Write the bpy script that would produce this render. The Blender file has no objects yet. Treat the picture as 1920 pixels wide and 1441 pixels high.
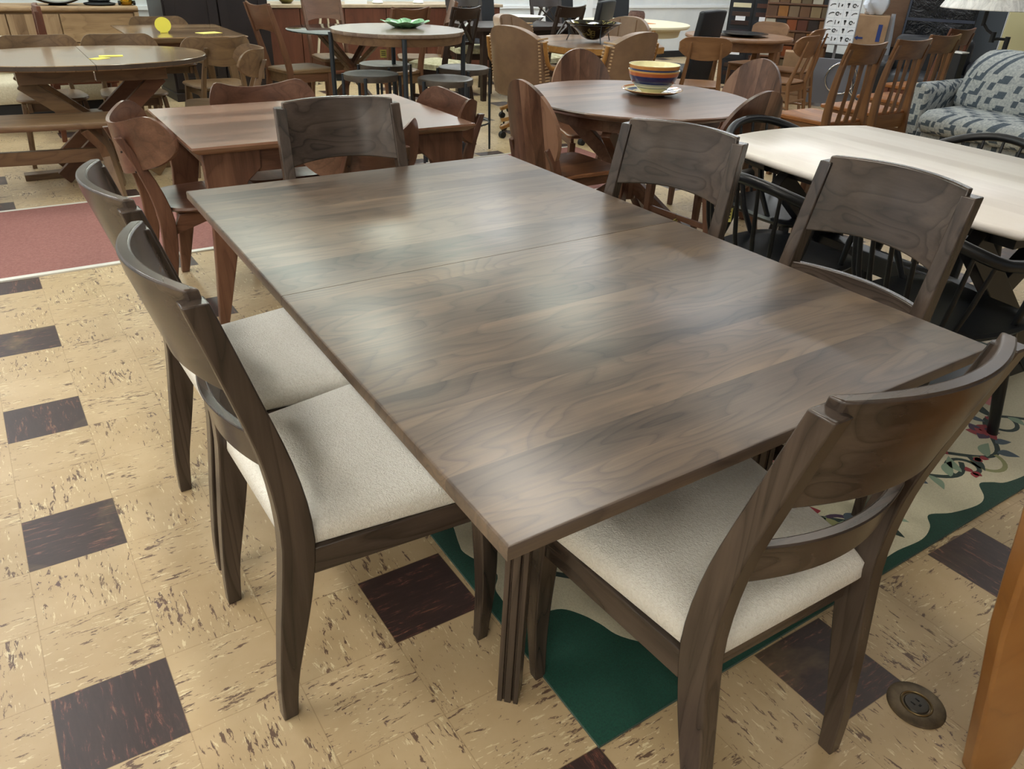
import bpy, math, random
from mathutils import Vector, Matrix
random.seed(11)
S = bpy.context.scene
COL = S.collection
PI = math.pi
def rad(d): return d * PI / 180
def hx(h, a=1):
    h = h.lstrip('#'); c = [int(h[i:i + 2], 16) / 255 for i in (0, 2, 4)]
    return tuple(x / 12.92 if x <= .04045 else ((x + .055) / 1.055) ** 2.4 for x in c) + (a,)

# ------------------------------------------------------------------ camera
cam_d = bpy.data.cameras.new('camera'); cam = bpy.data.objects.new('camera', cam_d); COL.objects.link(cam)
F_, YA, PT, RO = 1398.6652, -0.5879960, 0.5218156, 0.0370470
cam_d.sensor_fit = 'HORIZONTAL'; cam_d.sensor_width = 36; cam_d.lens = 36 * F_ / 1920
cam_d.clip_start = .05; cam_d.clip_end = 100
fw = Vector((-math.sin(YA) * math.cos(PT), math.cos(YA) * math.cos(PT), -math.sin(PT)))
rt = Vector((math.cos(YA), math.sin(YA), 0)); up = rt.cross(fw)
r2 = math.cos(RO) * rt + math.sin(RO) * up; u2 = -math.sin(RO) * rt + math.cos(RO) * up
m = Matrix((r2, u2, -fw)).transposed().to_4x4(); m.translation = Vector((-0.3978, -0.5929, 1.3992)); cam.matrix_world = m
S.camera = cam

# ------------------------------------------------------------------ mesh builder
class MB:
    def __init__(s): s.v = []; s.f = []; s.mi = []; s.uv = None
    def add(s, vs, fs, mi=0):
        o = len(s.v); s.v += [tuple(p) for p in vs]
        for f in fs: s.f.append(tuple(i + o for i in f)); s.mi.append(mi)
        return s
    def box(s, x0, x1, y0, y1, z0, z1, mi=0, M=None):
        vs = [(x, y, z) for x in (x0, x1) for y in (y0, y1) for z in (z0, z1)]
        if M is not None: vs = [M @ Vector(p) for p in vs]
        return s.add(vs, [(0, 1, 3, 2), (4, 6, 7, 5), (0, 4, 5, 1), (2, 3, 7, 6), (0, 2, 6, 4), (1, 5, 7, 3)], mi)
    def loft(s, rings, cap=True, close=False, mi=0):
        n = len(rings[0]); vs = [p for r in rings for p in r]; fs = []
        K = len(rings)
        for k in range(K if close else K - 1):
            a = k * n; b = ((k + 1) % K) * n
            for i in range(n):
                j = (i + 1) % n; fs.append((a + i, a + j, b + j, b + i))
        if cap and not close:
            fs.append(tuple(range(n))[::-1]); fs.append(tuple((K - 1) * n + i for i in range(n)))
        return s.add(vs, fs, mi)
    def bar(s, a, b, w, d, w2=None, d2=None, up=(0, 0, 1), mi=0):
        """straight board from a to b; w across, d in the other direction"""
        a = Vector(a); b = Vector(b); t = (b - a).normalized(); u = Vector(up)
        if abs(t.dot(u)) > .97: u = Vector((0, 1, 0))
        x = t.cross(u).normalized(); y = x.cross(t).normalized()
        w2 = w if w2 is None else w2; d2 = d if d2 is None else d2
        def rg(c, w, d): return [c + x * (sx * w / 2) + y * (sy * d / 2) for sx, sy in ((-1, -1), (1, -1), (1, 1), (-1, 1))]
        return s.loft([rg(a, w, d), rg(b, w2, d2)], mi=mi)
    def path(s, pts, w, d, ax=None, mi=0, close=False):
        """rect section swept along pts; ax = fixed width axis; w,d number or list"""
        P = [Vector(p) for p in pts]; R = []; n = len(P)
        for i, p in enumerate(P):
            if close: t = (P[(i + 1) % n] - P[i - 1]).normalized()
            else: t = (P[min(i + 1, n - 1)] - P[max(i - 1, 0)]).normalized()
            x = Vector(ax) if ax is not None else t.cross(Vector((0, 0, 1))).normalized()
            x = (x - t * x.dot(t)).normalized()
            y = t.cross(x).normalized()
            ww = w[i] if isinstance(w, (list, tuple)) else w; dd = d[i] if isinstance(d, (list, tuple)) else d
            R.append([p + x * (a * ww / 2) + y * (b * dd / 2) for a, b in ((-1, -1), (1, -1), (1, 1), (-1, 1))])
        return s.loft(R, close=close, mi=mi)
    def tube(s, pts, r, n=10, mi=0, close=False):
        P = [Vector(p) for p in pts]; R = []; K = len(P); ref = None
        for i, p in enumerate(P):
            if close: t = (P[(i + 1) % K] - P[i - 1]).normalized()
            else: t = (P[min(i + 1, K - 1)] - P[max(i - 1, 0)]).normalized()
            if ref is None:
                ref = Vector((0, 0, 1)) if abs(t.z) < .9 else Vector((1, 0, 0))
            x = (ref - t * ref.dot(t)).normalized(); ref = x; y = t.cross(x)
            rr = r[i] if isinstance(r, (list, tuple)) else r
            R.append([p + (x * math.cos(2 * PI * k / n) + y * math.sin(2 * PI * k / n)) * rr for k in range(n)])
        return s.loft(R, close=close, mi=mi)
    def lathe(s, prof, n=40, c=(0, 0, 0), sx=1, sy=1, mi=0, cap=True):
        R = [[(c[0] + r * sx * math.cos(2 * PI * k / n), c[1] + r * sy * math.sin(2 * PI * k / n), c[2] + z) for k in range(n)] for r, z in prof]
        return s.loft(R, cap=cap, mi=mi)
    def prism(s, poly, z0, z1, mi=0):
        return s.loft([[(x, y, z0) for x, y in poly], [(x, y, z1) for x, y in poly]], mi=mi)
    def prism_axis(s, poly, a0, a1, axis='x', mi=0):
        """poly in the plane across axis"""
        if axis == 'x': g = lambda t, p: (t, p[0], p[1])
        elif axis == 'y': g = lambda t, p: (p[0], t, p[1])
        else: g = lambda t, p: (p[0], p[1], t)
        return s.loft([[g(a0, p) for p in poly], [g(a1, p) for p in poly]], mi=mi)
    def panel(s, us, fx, zt, zb, fy, th, nv=4, mi=0):
        """bent slab: x=fx(u), z from zb(u) to zt(u), y=fy(x,z), thickness th in y"""
        R = []
        for u in us:
            x = fx(u); a, b = zb(u), zt(u)
            zs = [a + (b - a) * k / nv for k in range(nv + 1)]
            ring = [(x, fy(x, z) - th / 2, z) for z in zs] + [(x, fy(x, z) + th / 2, z) for z in reversed(zs)]
            R.append(ring)
        return s.loft(R, mi=mi)
    def puff(s, ring_fn, prof, mi=0):
        """ring_fn(inset)->[(x,y)]; prof list of (inset,z)"""
        R = [[(x, y, z) for x, y in ring_fn(i)] for i, z in prof]
        return s.loft(R, mi=mi)

def rpoly(c, r, n=5):
    out = []; N = len(c)
    for i in range(N):
        p = Vector(c[i]); a = (Vector(c[i - 1]) - p); b = (Vector(c[(i + 1) % N]) - p)
        rr = min(r, a.length * .49, b.length * .49); a = a.normalized(); b = b.normalized()
        p0 = p + a * rr; p1 = p + b * rr
        for k in range(n + 1):
            t = k / n; out.append(tuple((1 - t) ** 2 * p0 + 2 * t * (1 - t) * p + t * t * p1))
    return out
def inset_poly(c, d):
    cx = sum(p[0] for p in c) / len(c); cy = sum(p[1] for p in c) / len(c)
    return [(p[0] - math.copysign(min(d, abs(p[0] - cx)), p[0] - cx), p[1] - math.copysign(min(d, abs(p[1] - cy)), p[1] - cy)) for p in c]
def lin(a, b, n): return [a + (b - a) * k / (n - 1) for k in range(n)]
def interp(x, tab):
    if x <= tab[0][0]: return tab[0][1]
    for i in range(len(tab) - 1):
        (a, p), (b, q) = tab[i], tab[i + 1]
        if x <= b:
            t = (x - a) / (b - a); h = b - a
            m0 = (q - p) / h if i == 0 else .5 * ((q - p) / h + (p - tab[i - 1][1]) / (a - tab[i - 1][0]))
            m1 = (q - p) / h if i == len(tab) - 2 else .5 * ((q - p) / h + (tab[i + 2][1] - q) / (tab[i + 2][0] - b))
            return (2 * t ** 3 - 3 * t * t + 1) * p + (t ** 3 - 2 * t * t + t) * h * m0 + (3 * t * t - 2 * t ** 3) * q + (t ** 3 - t * t) * h * m1
    return tab[-1][1]

def obj(name, mb, mat, parent=None, bev=0, smooth=35, seg=2, sub=0):
    me = bpy.data.meshes.new(name); me.from_pydata(mb.v, [], mb.f)
    mats = mat if isinstance(mat, (list, tuple)) else [mat]
    for x in mats: me.materials.append(x)
    for p, i in zip(me.polygons, mb.mi): p.material_index = min(i, len(mats) - 1)
    me.update()
    import bmesh
    bm = bmesh.new(); bm.from_mesh(me); bmesh.ops.recalc_face_normals(bm, faces=bm.faces); bm.to_mesh(me); bm.free()
    if smooth:
        for p in me.polygons: p.use_smooth = True
        me.set_sharp_from_angle(angle=rad(smooth))
    o = bpy.data.objects.new(name, me); COL.objects.link(o)
    if parent is not None: o.parent = parent
    if bev:
        b = o.modifiers.new('bevel', 'BEVEL'); b.width = bev; b.segments = seg; b.limit_method = 'ANGLE'; b.angle_limit = rad(40)
    if sub:
        b = o.modifiers.new('sub', 'SUBSURF'); b.levels = sub; b.render_levels = sub
    return o
def tag(o, label=None, cat=None, group=None, kind=None):
    if label: o['label'] = label
    if cat: o['category'] = cat
    if group: o['group'] = group
    if kind: o['kind'] = kind
    return o
def thing(name, label, cat, loc=(0, 0, 0), rot=0, group=None):
    o = bpy.data.objects.new(name, None); COL.objects.link(o); o.empty_display_size = .1
    o.location = loc; o.rotation_euler = (0, 0, rad(rot)); return tag(o, label, cat, group)
def solo(name, mb, mat, label, cat, loc=(0, 0, 0), rot=0, group=None, **k):
    o = obj(name, mb, mat, None, **k); o.location = loc; o.rotation_euler = (0, 0, rad(rot)); return tag(o, label, cat, group)
def struct(name, mb, mat, **k): return tag(obj(name, mb, mat, None, **k), kind='structure')
KIDS = {}
def dup(root, loc, rot, label, group=None):
    def cp(o, par):
        c = o.copy(); COL.objects.link(c)
        if par is not None: c.parent = par
        for ch in o.children: cp(ch, c)
        return c
    r = cp(root, None); r.location = loc; r.rotation_euler = (0, 0, rad(rot)); r['label'] = label
    if group: r['group'] = group
    return r
def place(proto, used, loc, rot, label, group=None):
    if not used[0]:
        used[0] = True; proto.location = loc; proto.rotation_euler = (0, 0, rad(rot)); proto['label'] = label
        if group: proto['group'] = group
        return proto
    return dup(proto, loc, rot, label, group)

# ------------------------------------------------------------------ materials
class NT:
    def __init__(s, name):
        s.m = bpy.data.materials.new(name); s.m.use_nodes = True; s.t = s.m.node_tree; s.t.nodes.clear()
        s.out = s.n('ShaderNodeOutputMaterial'); s.b = s.n('ShaderNodeBsdfPrincipled'); s.l(s.b.outputs[0], s.out.inputs[0])
    def n(s, k, **a):
        x = s.t.nodes.new(k)
        for q, v in a.items(): setattr(x, q, v)
        return x
    def l(s, a, b): s.t.links.new(a, b)
    def val(s, sock, v):
        if hasattr(v, 'is_output') or isinstance(v, bpy.types.NodeSocket): s.l(v, sock)
        else: sock.default_value = v
    def math(s, op, a, b=0, c=None):
        x = s.n('ShaderNodeMath', operation=op); s.val(x.inputs[0], a); s.val(x.inputs[1], b)
        if c is not None: s.val(x.inputs[2], c)
        return x.outputs[0]
    def mix(s, f, a, b, bt='MIX'):
        x = s.n('ShaderNodeMix', data_type='RGBA', blend_type=bt); s.val(x.inputs[0], f); s.val(x.inputs[6], a); s.val(x.inputs[7], b); return x.outputs[2]
    def ramp(s, f, stops, interp='LINEAR'):
        x = s.n('ShaderNodeValToRGB'); x.color_ramp.interpolation = interp; e = x.color_ramp.elements
        while len(e) < len(stops): e.new(.5)
        for i, (p, c) in enumerate(stops): e[i].position = p; e[i].color = c if len(c) == 4 else c + (1,)
        s.l(f, x.inputs[0]); return x.outputs[0]
    def coord(s, which='Object'): return s.n('ShaderNodeTexCoord').outputs[which]
    def mapping(s, v, scale=(1, 1, 1), loc=(0, 0, 0), rot=(0, 0, 0)):
        x = s.n('ShaderNodeMapping'); s.l(v, x.inputs[0]); s.val(x.inputs['Scale'], scale); s.val(x.inputs['Location'], loc); x.inputs['Rotation'].default_value = rot; return x.outputs[0]
    def noise(s, v, sc, det=4, rough=.55, dist=0):
        x = s.n('ShaderNodeTexNoise'); s.l(v, x.inputs[0]); x.inputs['Scale'].default_value = sc; x.inputs['Detail'].default_value = det; x.inputs['Roughness'].default_value = rough; x.inputs['Distortion'].default_value = dist; return x.outputs[0]
    def bump(s, h, st, dist=.01):
        x = s.n('ShaderNodeBump'); x.inputs['Strength'].default_value = st; x.inputs['Distance'].default_value = dist; s.l(h, x.inputs['Height']); s.l(x.outputs[0], s.b.inputs['Normal'])
    def set(s, **k):
        for q, v in k.items(): s.val(s.b.inputs[{'color': 'Base Color', 'rough': 'Roughness', 'metal': 'Metallic', 'spec': 'Specular IOR Level', 'coat': 'Coat Weight', 'cr': 'Coat Roughness', 'em': 'Emission Color', 'es': 'Emission Strength', 'tr': 'Transmission Weight', 'alpha': 'Alpha', 'sheen': 'Sheen Weight'}[q]], v)
        return s
BLK = (0, 0, 0, 1); WHT = (1, 1, 1, 1)
def plain(name, c, rough=.5, metal=0, **k):
    t = NT(name); t.set(color=hx(c) if isinstance(c, str) else c, rough=rough, metal=metal, **k); return t.m
def var(name, c, c2, sc=8, rough=.6, bump=0, stretch=(1, 1, 1), metal=0, **k):
    t = NT(name); v = t.mapping(t.coord(), stretch); n = t.noise(v, sc, 5, .6)
    t.set(color=t.ramp(n, [(.3, hx(c)), (.7, hx(c2))]), rough=rough, metal=metal, **k)
    if bump: t.bump(n, bump)
    return t.m
def wood(name, dark, mid, light, ax='x', plank=None, ring=26, rough=.35, coat=0, fine=.35, contrast=1, lo=0, seed=0, spread=.0, bmp=.05, rs=.5, rv=.04, bs=(1.6, 5.5), spec=.5):
    """grain runs along ax; plank=(axis,width) splits into boards"""
    t = NT(name); v = t.coord(); sep = t.n('ShaderNodeSeparateXYZ'); t.l(v, sep.inputs[0])
    X = {'x': sep.outputs[0], 'y': sep.outputs[1], 'z': sep.outputs[2]}
    others = [a for a in 'xyz' if a != ax]
    along = X[ax]; c1 = X[others[0]]; c2 = X[others[1]]; pv = None
    if plank:
        pa, w = plank
        q = t.math('DIVIDE', X[pa], w)
        # uneven board widths
        wob = t.n('ShaderNodeTexWhiteNoise', noise_dimensions='1D')
        fl = t.math('FLOOR', q); t.l(fl, wob.inputs['W']); pv = wob.outputs['Value']; pc = wob.outputs['Color']
        off = t.math('MULTIPLY', pv, 37.0); along = t.math('ADD', along, off)
        c1 = t.math('ADD', c1, t.math('MULTIPLY', pv, 5.3)); c2 = t.math('ADD', c2, t.math('MULTIPLY', pv, 9.1))
    cmb = t.n('ShaderNodeCombineXYZ'); t.l(along, cmb.inputs[0]); t.l(c1, cmb.inputs[1]); t.l(c2, cmb.inputs[2])
    vv = t.mapping(cmb.outputs[0], (1, 1, 1), (seed, seed * .7, seed * .3))
    big = t.noise(t.mapping(vv, (bs[0], bs[1], bs[1])), 1.0, 2, .45, .25)
    rings = t.math('FRACT', t.math('MULTIPLY', t.math('ADD', big, t.math('MULTIPLY', t.noise(t.mapping(vv, (4, 18, 18)), 1, 2, .5), .016)), ring))
    rings = t.ramp(rings, [(0, (.12,) * 3), (.06, (.48,) * 3), (.18, (.70,) * 3), (.7, (.62,) * 3), (1, (.30,) * 3)])
    pores = t.noise(t.mapping(vv, (7, 170, 170)), 1, 3, .7)
    blot = t.noise(t.mapping(vv, (1.3, 9, 9)), 1, 3, .6)
    f = t.math('MULTIPLY', t.math('SUBTRACT', rings, .5), rs * contrast)
    f = t.math('ADD', f, t.math('MULTIPLY', t.math('SUBTRACT', pores, .5), fine * 2 * contrast))
    f = t.math('ADD', f, t.math('MULTIPLY', t.math('SUBTRACT', blot, .5), 1.5 * contrast))
    if pv is not None: f = t.math('ADD', f, t.math('MULTIPLY', t.math('SUBTRACT', pv, .5), .55 if not spread else spread))
    f = t.math('ADD', f, .5 + lo)
    col = t.ramp(f, [(.05, hx(dark)), (.48, hx(mid)), (.95, hx(light))])
    rr = t.math('ADD', rough, t.math('MULTIPLY', t.math('SUBTRACT', pores, .5), rv))
    t.set(color=col, rough=rr, spec=spec)
    if coat: t.set(coat=coat, cr=.12)
    return t.m
EXPO = 0.27
SWAP = True
# ------------------------------------------------------------------ palette
def woodset(nm, d, m_, l, **k): return {a: wood(nm + '_' + a, d, m_, l, ax=a, **k) for a in 'xyz'}
GREY = woodset('smoked_wood', '#1b1614', '#3f352e', '#5f5147', rough=.26, ring=14, fine=.14, contrast=.8, rs=.7, rv=0, bs=(.75, 8))
WAL = woodset('walnut_wood', '#352017', '#5f4031', '#825e4a', rough=.32, ring=10, fine=.25, contrast=.8)
BRN = woodset('brown_maple', '#412f20', '#6c543c', '#8c704f', rough=.38, ring=8, fine=.22, contrast=.8)
AMB = woodset('amber_oak', '#442c1a', '#684629', '#87613a', rough=.36, ring=9, fine=.3, contrast=.8)
CHE = woodset('cherry_wood', '#5e3d26', '#7e5a3c', '#9a7351', rough=.35, ring=7, fine=.15, contrast=.6)
DRK = woodset('espresso_wood', '#17100d', '#2b1f1a', '#3c2d26', rough=.35, ring=7, fine=.15, contrast=.6)
MUT = woodset('muted_brown', '#43291c', '#64432f', '#805a42', rough=.4, ring=7, fine=.2, contrast=.7)
blackwood = var('black_satin_paint', '#101114', '#1b1d21', 9, .33, stretch=(1, 1, 1))
M_TOP = wood('tabletop_planks', '#2d2521', '#594b40', '#806c58', ax='x', plank=('y', .083), ring=18, rough=.33, fine=.3, contrast=.8, spread=.30, spec=.85, bmp=.008, rs=.6)
M_WTOP = wood('walnut_top', '#5c3f2f', '#835f4b', '#a07c66', ax='x', plank=('y', .12), ring=9, rough=.22, coat=.3, fine=.25, contrast=.7)
M_RTOP = wood('round_walnut_top', '#4b352a', '#6c4f40', '#8a6a56', ax='x', plank=('y', .09), ring=7, rough=.3, coat=.15, fine=.25, contrast=.8)
M_OVTOP = wood('oval_top', '#5a4634', '#84694f', '#9d8163', ax='y', plank=('x', .14), ring=6, rough=.22, coat=.4, fine=.2, contrast=.6)
M_WHT = wood('white_top', '#d8cfc6', '#ebe3db', '#f5f0ea', ax='y', plank=('x', .1), ring=5, rough=.3, fine=.12, contrast=.45)
M_OCT = wood('golden_oak_top', '#5c4430', '#7d6048', '#977a5c', ax='x', plank=('y', .1), ring=7, rough=.3, fine=.25, contrast=.8)
M_OCTE = wood('golden_oak_edge', '#75502a', '#9a6d38', '#b5894f', ax='x', ring=7, rough=.3, fine=.25, contrast=.8)
M_OVAL = wood('oval_back_walnut', '#41291e', '#6b4b39', '#94705a', ax='z', plank=('x', .067), ring=7, rough=.38, fine=.25, contrast=.85, spread=.6)
M_SIDE = wood('sideboard_wood', '#6f5439', '#9a7c59', '#bb9c76', ax='x', ring=8, rough=.5, fine=.25, contrast=.8)
M_SIDEV = wood('sideboard_doors', '#6f5439', '#96795a', '#b59874', ax='z', plank=('x', .09), ring=8, rough=.5, fine=.25, contrast=.8)
def boucle():
    t = NT('boucle_fabric'); v = t.coord(); n = t.noise(t.mapping(v, (1, 1, 1)), 190, 3, .6, .8); n2 = t.noise(v, 420, 2, .6)
    h = t.math('ADD', n, t.math('MULTIPLY', n2, .35))
    t.set(color=t.ramp(n, [(.25, hx('#e2ddd0')), (.6, hx('#f3f0e6'))]), rough=.92, sheen=.2); t.bump(h, .9, .004); return t.m
M_BOUC = boucle()
M_TAN = var('tan_leather', '#705744', '#886d54', 6, .40, bump=.05)
M_BLKLE = var('black_leather', '#0a0c11', '#13171e', 6, .5, bump=.05)
M_METAL = plain('dark_metal', '#3d444a', .4, .6)
M_STOOL = var('stool_seat_dark', '#3b352d', '#544c42', 14, .42)
M_YEL = plain('yellow_card', '#f3e95c', .6)
M_PALEYEL = plain('pale_yellow_card', '#efe37e', .6)
M_INK = plain('printed_ink', '#2b2a22', .7)
M_PAPER = plain('white_paper', '#eceff4', .7)
M_WHITE = plain('white_ceramic', '#f3f3ef', .25)
M_BLACK = plain('black_gloss', '#0b0c0e', .18)
M_MBLK = plain('black_matte', '#141518', .6)
M_GOLD = plain('gold_metal', '#c9a23c', .2, .9)

# ------------------------------------------------------------------ grey dining chair
LEG_Y = [(0, .004), (.10, .012), (.22, .032), (.36, .056), (.47, .068), (.62, .055), (.80, .012), (.955, -.030)]
LEG_D = [(0, .031), (.12, .040), (.28, .058), (.42, .064), (.5, .060), (.7, .046), (.955, .040)]
def yl(z): return interp(z, LEG_Y)
def make_grey_chair():
    r = thing('dining_chair', 'x', 'chair')
    for s in (-1, 1):
        b = MB(); R = []
        for z in lin(0, .948, 22):
            y, d = yl(z), interp(z, LEG_D); w = interp(z, [(0, .030), (.4, .036), (.955, .035)])
            x = s * interp(z, [(0, .192), (.45, .200), (.955, .192)])
            R.append([(x - w / 2, y - d / 2, z), (x + w / 2, y - d / 2, z), (x + w / 2, y + d / 2, z), (x - w / 2, y + d / 2, z)])
        b.loft(R); obj('rear_leg', b, GREY['z'], r, bev=.003)
        b = MB(); R = []
        for z in lin(0, .425, 10):
            y = .458 + interp(z, [(0, -.006), (.15, .004), (.425, 0)]); w = interp(z, [(0, .026), (.25, .040), (.425, .044)])
            x = s * (.232 + interp(z, [(0, .004), (.2, .006), (.425, 0)]))
            R.append([(x - w / 2, y - w / 2, z), (x + w / 2, y - w / 2, z), (x + w / 2, y + w / 2, z), (x - w / 2, y + w / 2, z)])
        b.loft(R); obj('front_leg', b, GREY['z'], r, bev=.003)
    # crest rail: bowed board let into the posts
    def bow(x, W, k): return -k * (1 - (x / W) ** 2)
    us = [-1 + 2 * k / 20 for k in range(21)]
    W = .185
    b = MB(); b.panel(us, lambda u: u * W, lambda u: .964 + .004 * (1 - u * u), lambda u: .768 + .012 * (1 - u * u),
                      lambda x, z: yl(z) + .005 + bow(x, W, .052), .023, 6)
    obj('crest_rail', b, GREY['x'], r, bev=.004)
    W = .186
    b = MB(); b.panel(us, lambda u: u * W, lambda u: .682, lambda u: .600 + .006 * (1 - u * u),
                      lambda x, z: yl(z) + .005 + bow(x, W, .045), .020, 3)
    obj('lower_rail', b, GREY['x'], r, bev=.003)
    # aprons
    obj('seat_rail', MB().box(-.21, .21, .455, .475, .372, .432), GREY['x'], r, bev=.002); obj('seat_rail', MB().box(-.19, .19, .072, .092, .372, .432), GREY['x'], r, bev=.002)
    for s in (-1, 1):
        b = MB(); b.bar((s * .205, .09, .402), (s * .240, .45, .402), .022, .060); obj('side_rail', b, GREY['y'], r, bev=.002)
    # cushion
    base = [(-.205, .050), (.205, .050), (.262, .492), (-.262, .492)]
    def ring(i): return rpoly(inset_poly(base, i), .035, 6)
    prof = [(.010, .430), (.001, .440), (-.003, .456), (.003, .472), (.020, .486), (.05, .494), (.10, .499), (.16, .502), (.2, .503)]
    b = MB(); b.puff(ring, prof); obj('seat_cushion', b, M_BOUC, r, smooth=60)
    return r
gc = make_grey_chair(); used = [False]
GG = 'grey brown dining chairs with cream seats'
FRM = 'grey-brown chair with cream seat '
def from_top(x, y, rot):  # top centre -> origin
    a = rad(rot); return (x - math.sin(a) * .03, y + math.cos(a) * .03, 0)
for (x, y, rt_, lb) in [(-.247, .684, -88, 'on the left of the big table, nearer the camera'),
                        (-.252, 1.196, -88, 'on the left of the big table, farther back'),
                        (1.443, .463, 91.5, 'right of the big table, in front of the white table'),
                        (1.322, 1.100, 106, 'right of the big table, farther back, turned a little'),
                        (.540, 1.925, 174, 'at the far end of the big table'),
                        (.520, -.186, -1.5, 'in the foreground at the near end')]:
    place(gc, used, from_top(x, y, rt_), rt_, (FRM + lb), GG)

# ------------------------------------------------------------------ main table
TW, TL = 1.1527, 1.8195
t = thing('dining_table', 'large grey-brown plank extension dining table with one seam, in the middle of the picture', 'table', (0, 0, 0))
def half(y0, y1):
    poly = rpoly([(0, y0), (TW, y0), (TW, y1), (0, y1)], .006, 2)
    b = MB(); pr = [(.008, .7195), (0, .7275), (0, .7450), (.0018, .7488), (.0055, .7503)]
    c = [(0, y0), (TW, y0), (TW, y1), (0, y1)]
    def ring(i):
        a0 = i if y0 < .01 else .001; a1 = i if y1 > 1 else .001
        return [(i, y0 + a0), (TW - i, y0 + a0), (TW - i, y1 - a1), (i, y1 - a1)]
    b.puff(ring, pr); return b
obj('tabletop_half', half(0, TL / 2), M_TOP, t, smooth=28)
obj('tabletop_half', half(TL / 2, TL), M_TOP, t, smooth=28)
b = MB()
for (x0, x1, y0, y1) in ((.22, TW - .22, .31, .33), (.22, TW - .22, TL - .33, TL - .31), (.22, .24, .31, TL - .31), (TW - .24, TW - .22, .31, TL - .31)): b.box(x0, x1, y0, y1, .64, .721)
obj('apron', b, GREY['x'], t, bev=.002)
for sx in (0, 1):
    for sy in (0, 1):
        fx, fy = (.216, .293)
        X = lambda x: x if not sx else TW - x
        Y = lambda y: y if not sy else TL - y
        # fluted outline swept up the post
        pr = []
        h = .023
        for (a, bb) in ((-1, -1), (-.55, -1), (-.5, -.72), (-.38, -.72), (-.3, -1), (.3, -1), (.38, -.72), (.5, -.72), (.55, -1), (1, -1), (1, -.55), (.72, -.5), (.72, -.38), (1, -.3), (1, .3), (.72, .38), (.72, .5), (1, .55), (1, 1), (-1, 1), (-1, .55), (-.72, .5), (-.72, .38), (-1, .3), (-1, -.3), (-.72, -.38), (-.72, -.5), (-1, -.55)):
            pr.append(((a - bb) * h * .7071, (a + bb) * h * .7071))
        R = []
        for z, ox, oy in ((0, 0, 0), (.35, .012, .006), (.721, .024, .012)):
            R.append([(X(fx + ox + p[0]), Y(fy + oy + p[1]), z) for p in pr])
        b = MB(); b.loft(R); obj('leg', b, GREY['z'], t, bev=.001, smooth=25)

# ------------------------------------------------------------------ bent ply chair (walnut / light brown)
def make_bent(M, zc=.57, lobe=.052):
    r = thing('bentwood_chair', 'x', 'chair')
    W = .262
    us = [math.sin(PI / 2 * (-1 + 2 * k / 26)) for k in range(27)]
    def zt(u):
        e = max(0, abs(u) - .66) / .34; return .776 + (.052 - lobe) * .5 + lobe * min(abs(u) / .8, 1) ** 2 - .105 * (1 - math.sqrt(max(0, 1 - e * e)))
    def zb(u):
        e = max(0, abs(u) - .72) / .28; return zc + (.655 - zc) * abs(u) ** 1.5 + .055 * (1 - math.sqrt(max(0, 1 - e * e)))
    def fy(x, z): return -.050 + .175 * (abs(x) / W) ** 2.1 - .10 * (z - .62) * (1 - .6 * (x / W) ** 2)
    b = MB(); b.panel(us, lambda u: u * W, zt, zb, fy, .014, 5); obj('backrest', b, M['x'], r, bev=.004)
    for s in (-1, 1):
        b = MB(); R = []
        for z in lin(0, .735, 14):
            y = interp(z, [(0, -.02), (.25, .035), (.43, .045), (.6, .0), (.735, -.062)])
            d = interp(z, [(0, .030), (.36, .062), (.5, .055), (.735, .030)]); w = .028; x = s * interp(z, [(0, .20), (.4, .16), (.735, .118)])
            R.append([(x - w / 2, y - d / 2, z), (x + w / 2, y - d / 2, z), (x + w / 2, y + d / 2, z), (x - w / 2, y + d / 2, z)])
        b.loft(R); q = obj('rear_leg', b, M['z'], r, bev=.004)
        b = MB()
        for z in (.60, .68):
            y = interp(z, [(0, -.02), (.25, .035), (.43, .045), (.6, .0), (.735, -.062)]) - .026; x = s * interp(z, [(0, .20), (.4, .16), (.735, .118)])
            b.tube([(x, y - .003, z), (x, y + .004, z)], .004, 8)
        obj('peg', b, DRK['z'], q)
        b = MB(); R = []
        for z in lin(0, .42, 8):
            w = interp(z, [(0, .026), (.42, .048)]); x = s * interp(z, [(0, .225), (.42, .185)]); y = interp(z, [(0, .475), (.42, .43)])
            R.append([(x - .014, y - w / 2, z), (x + .014, y - w / 2, z), (x + .014, y + w / 2, z), (x - .014, y + w / 2, z)])
        b.loft(R); obj('front_leg', b, M['z'], r, bev=.004)
    base = [(-.19, .05), (.19, .05), (.235, .49), (-.235, .49)]
    b = MB(); b.puff(lambda i: rpoly(inset_poly(base, i), .12, 8), [(.03, .418), (.008, .426), (0, .436), (.004, .446), (.03, .448), (.10, .441), (.16, .438)])
    obj('seat', b, M['y'], r, smooth=50)
    for x0 in (-.165, .14): obj('side_rail', MB().prism_axis([(.06, .33), (.10, .418), (.45, .418), (.45, .36), (.2, .372)], x0, x0 + .025, 'x'), M['y'], r, bev=.002)
    obj('seat_rail', MB().box(-.16, .16, .40, .422, .36, .418), M['x'], r, bev=.002)
    return r
wc = make_bent(WAL); used = [False]; GW = 'walnut chairs with bent curved backs'
for (x, y, rt_, lb) in [(.0, 2.87, -88, 'walnut chair with a bent curved back at the left end of the walnut table'),
                        (.69, 3.46, 180, 'walnut chair with a bent curved back behind the far side of the walnut table'),
                        (1.47, 2.76, 84, 'walnut chair with a bent curved back at the right end of the walnut table'),
                        (.775, 2.22, 0, 'walnut bent back chair seen from behind, half hidden by the far grey chair')]:
    place(wc, used, (x, y, 0), rt_, lb, GW)
bc = make_bent(BRN, .60, .012); used = [False]; GB = 'light brown bent back chairs'
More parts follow.
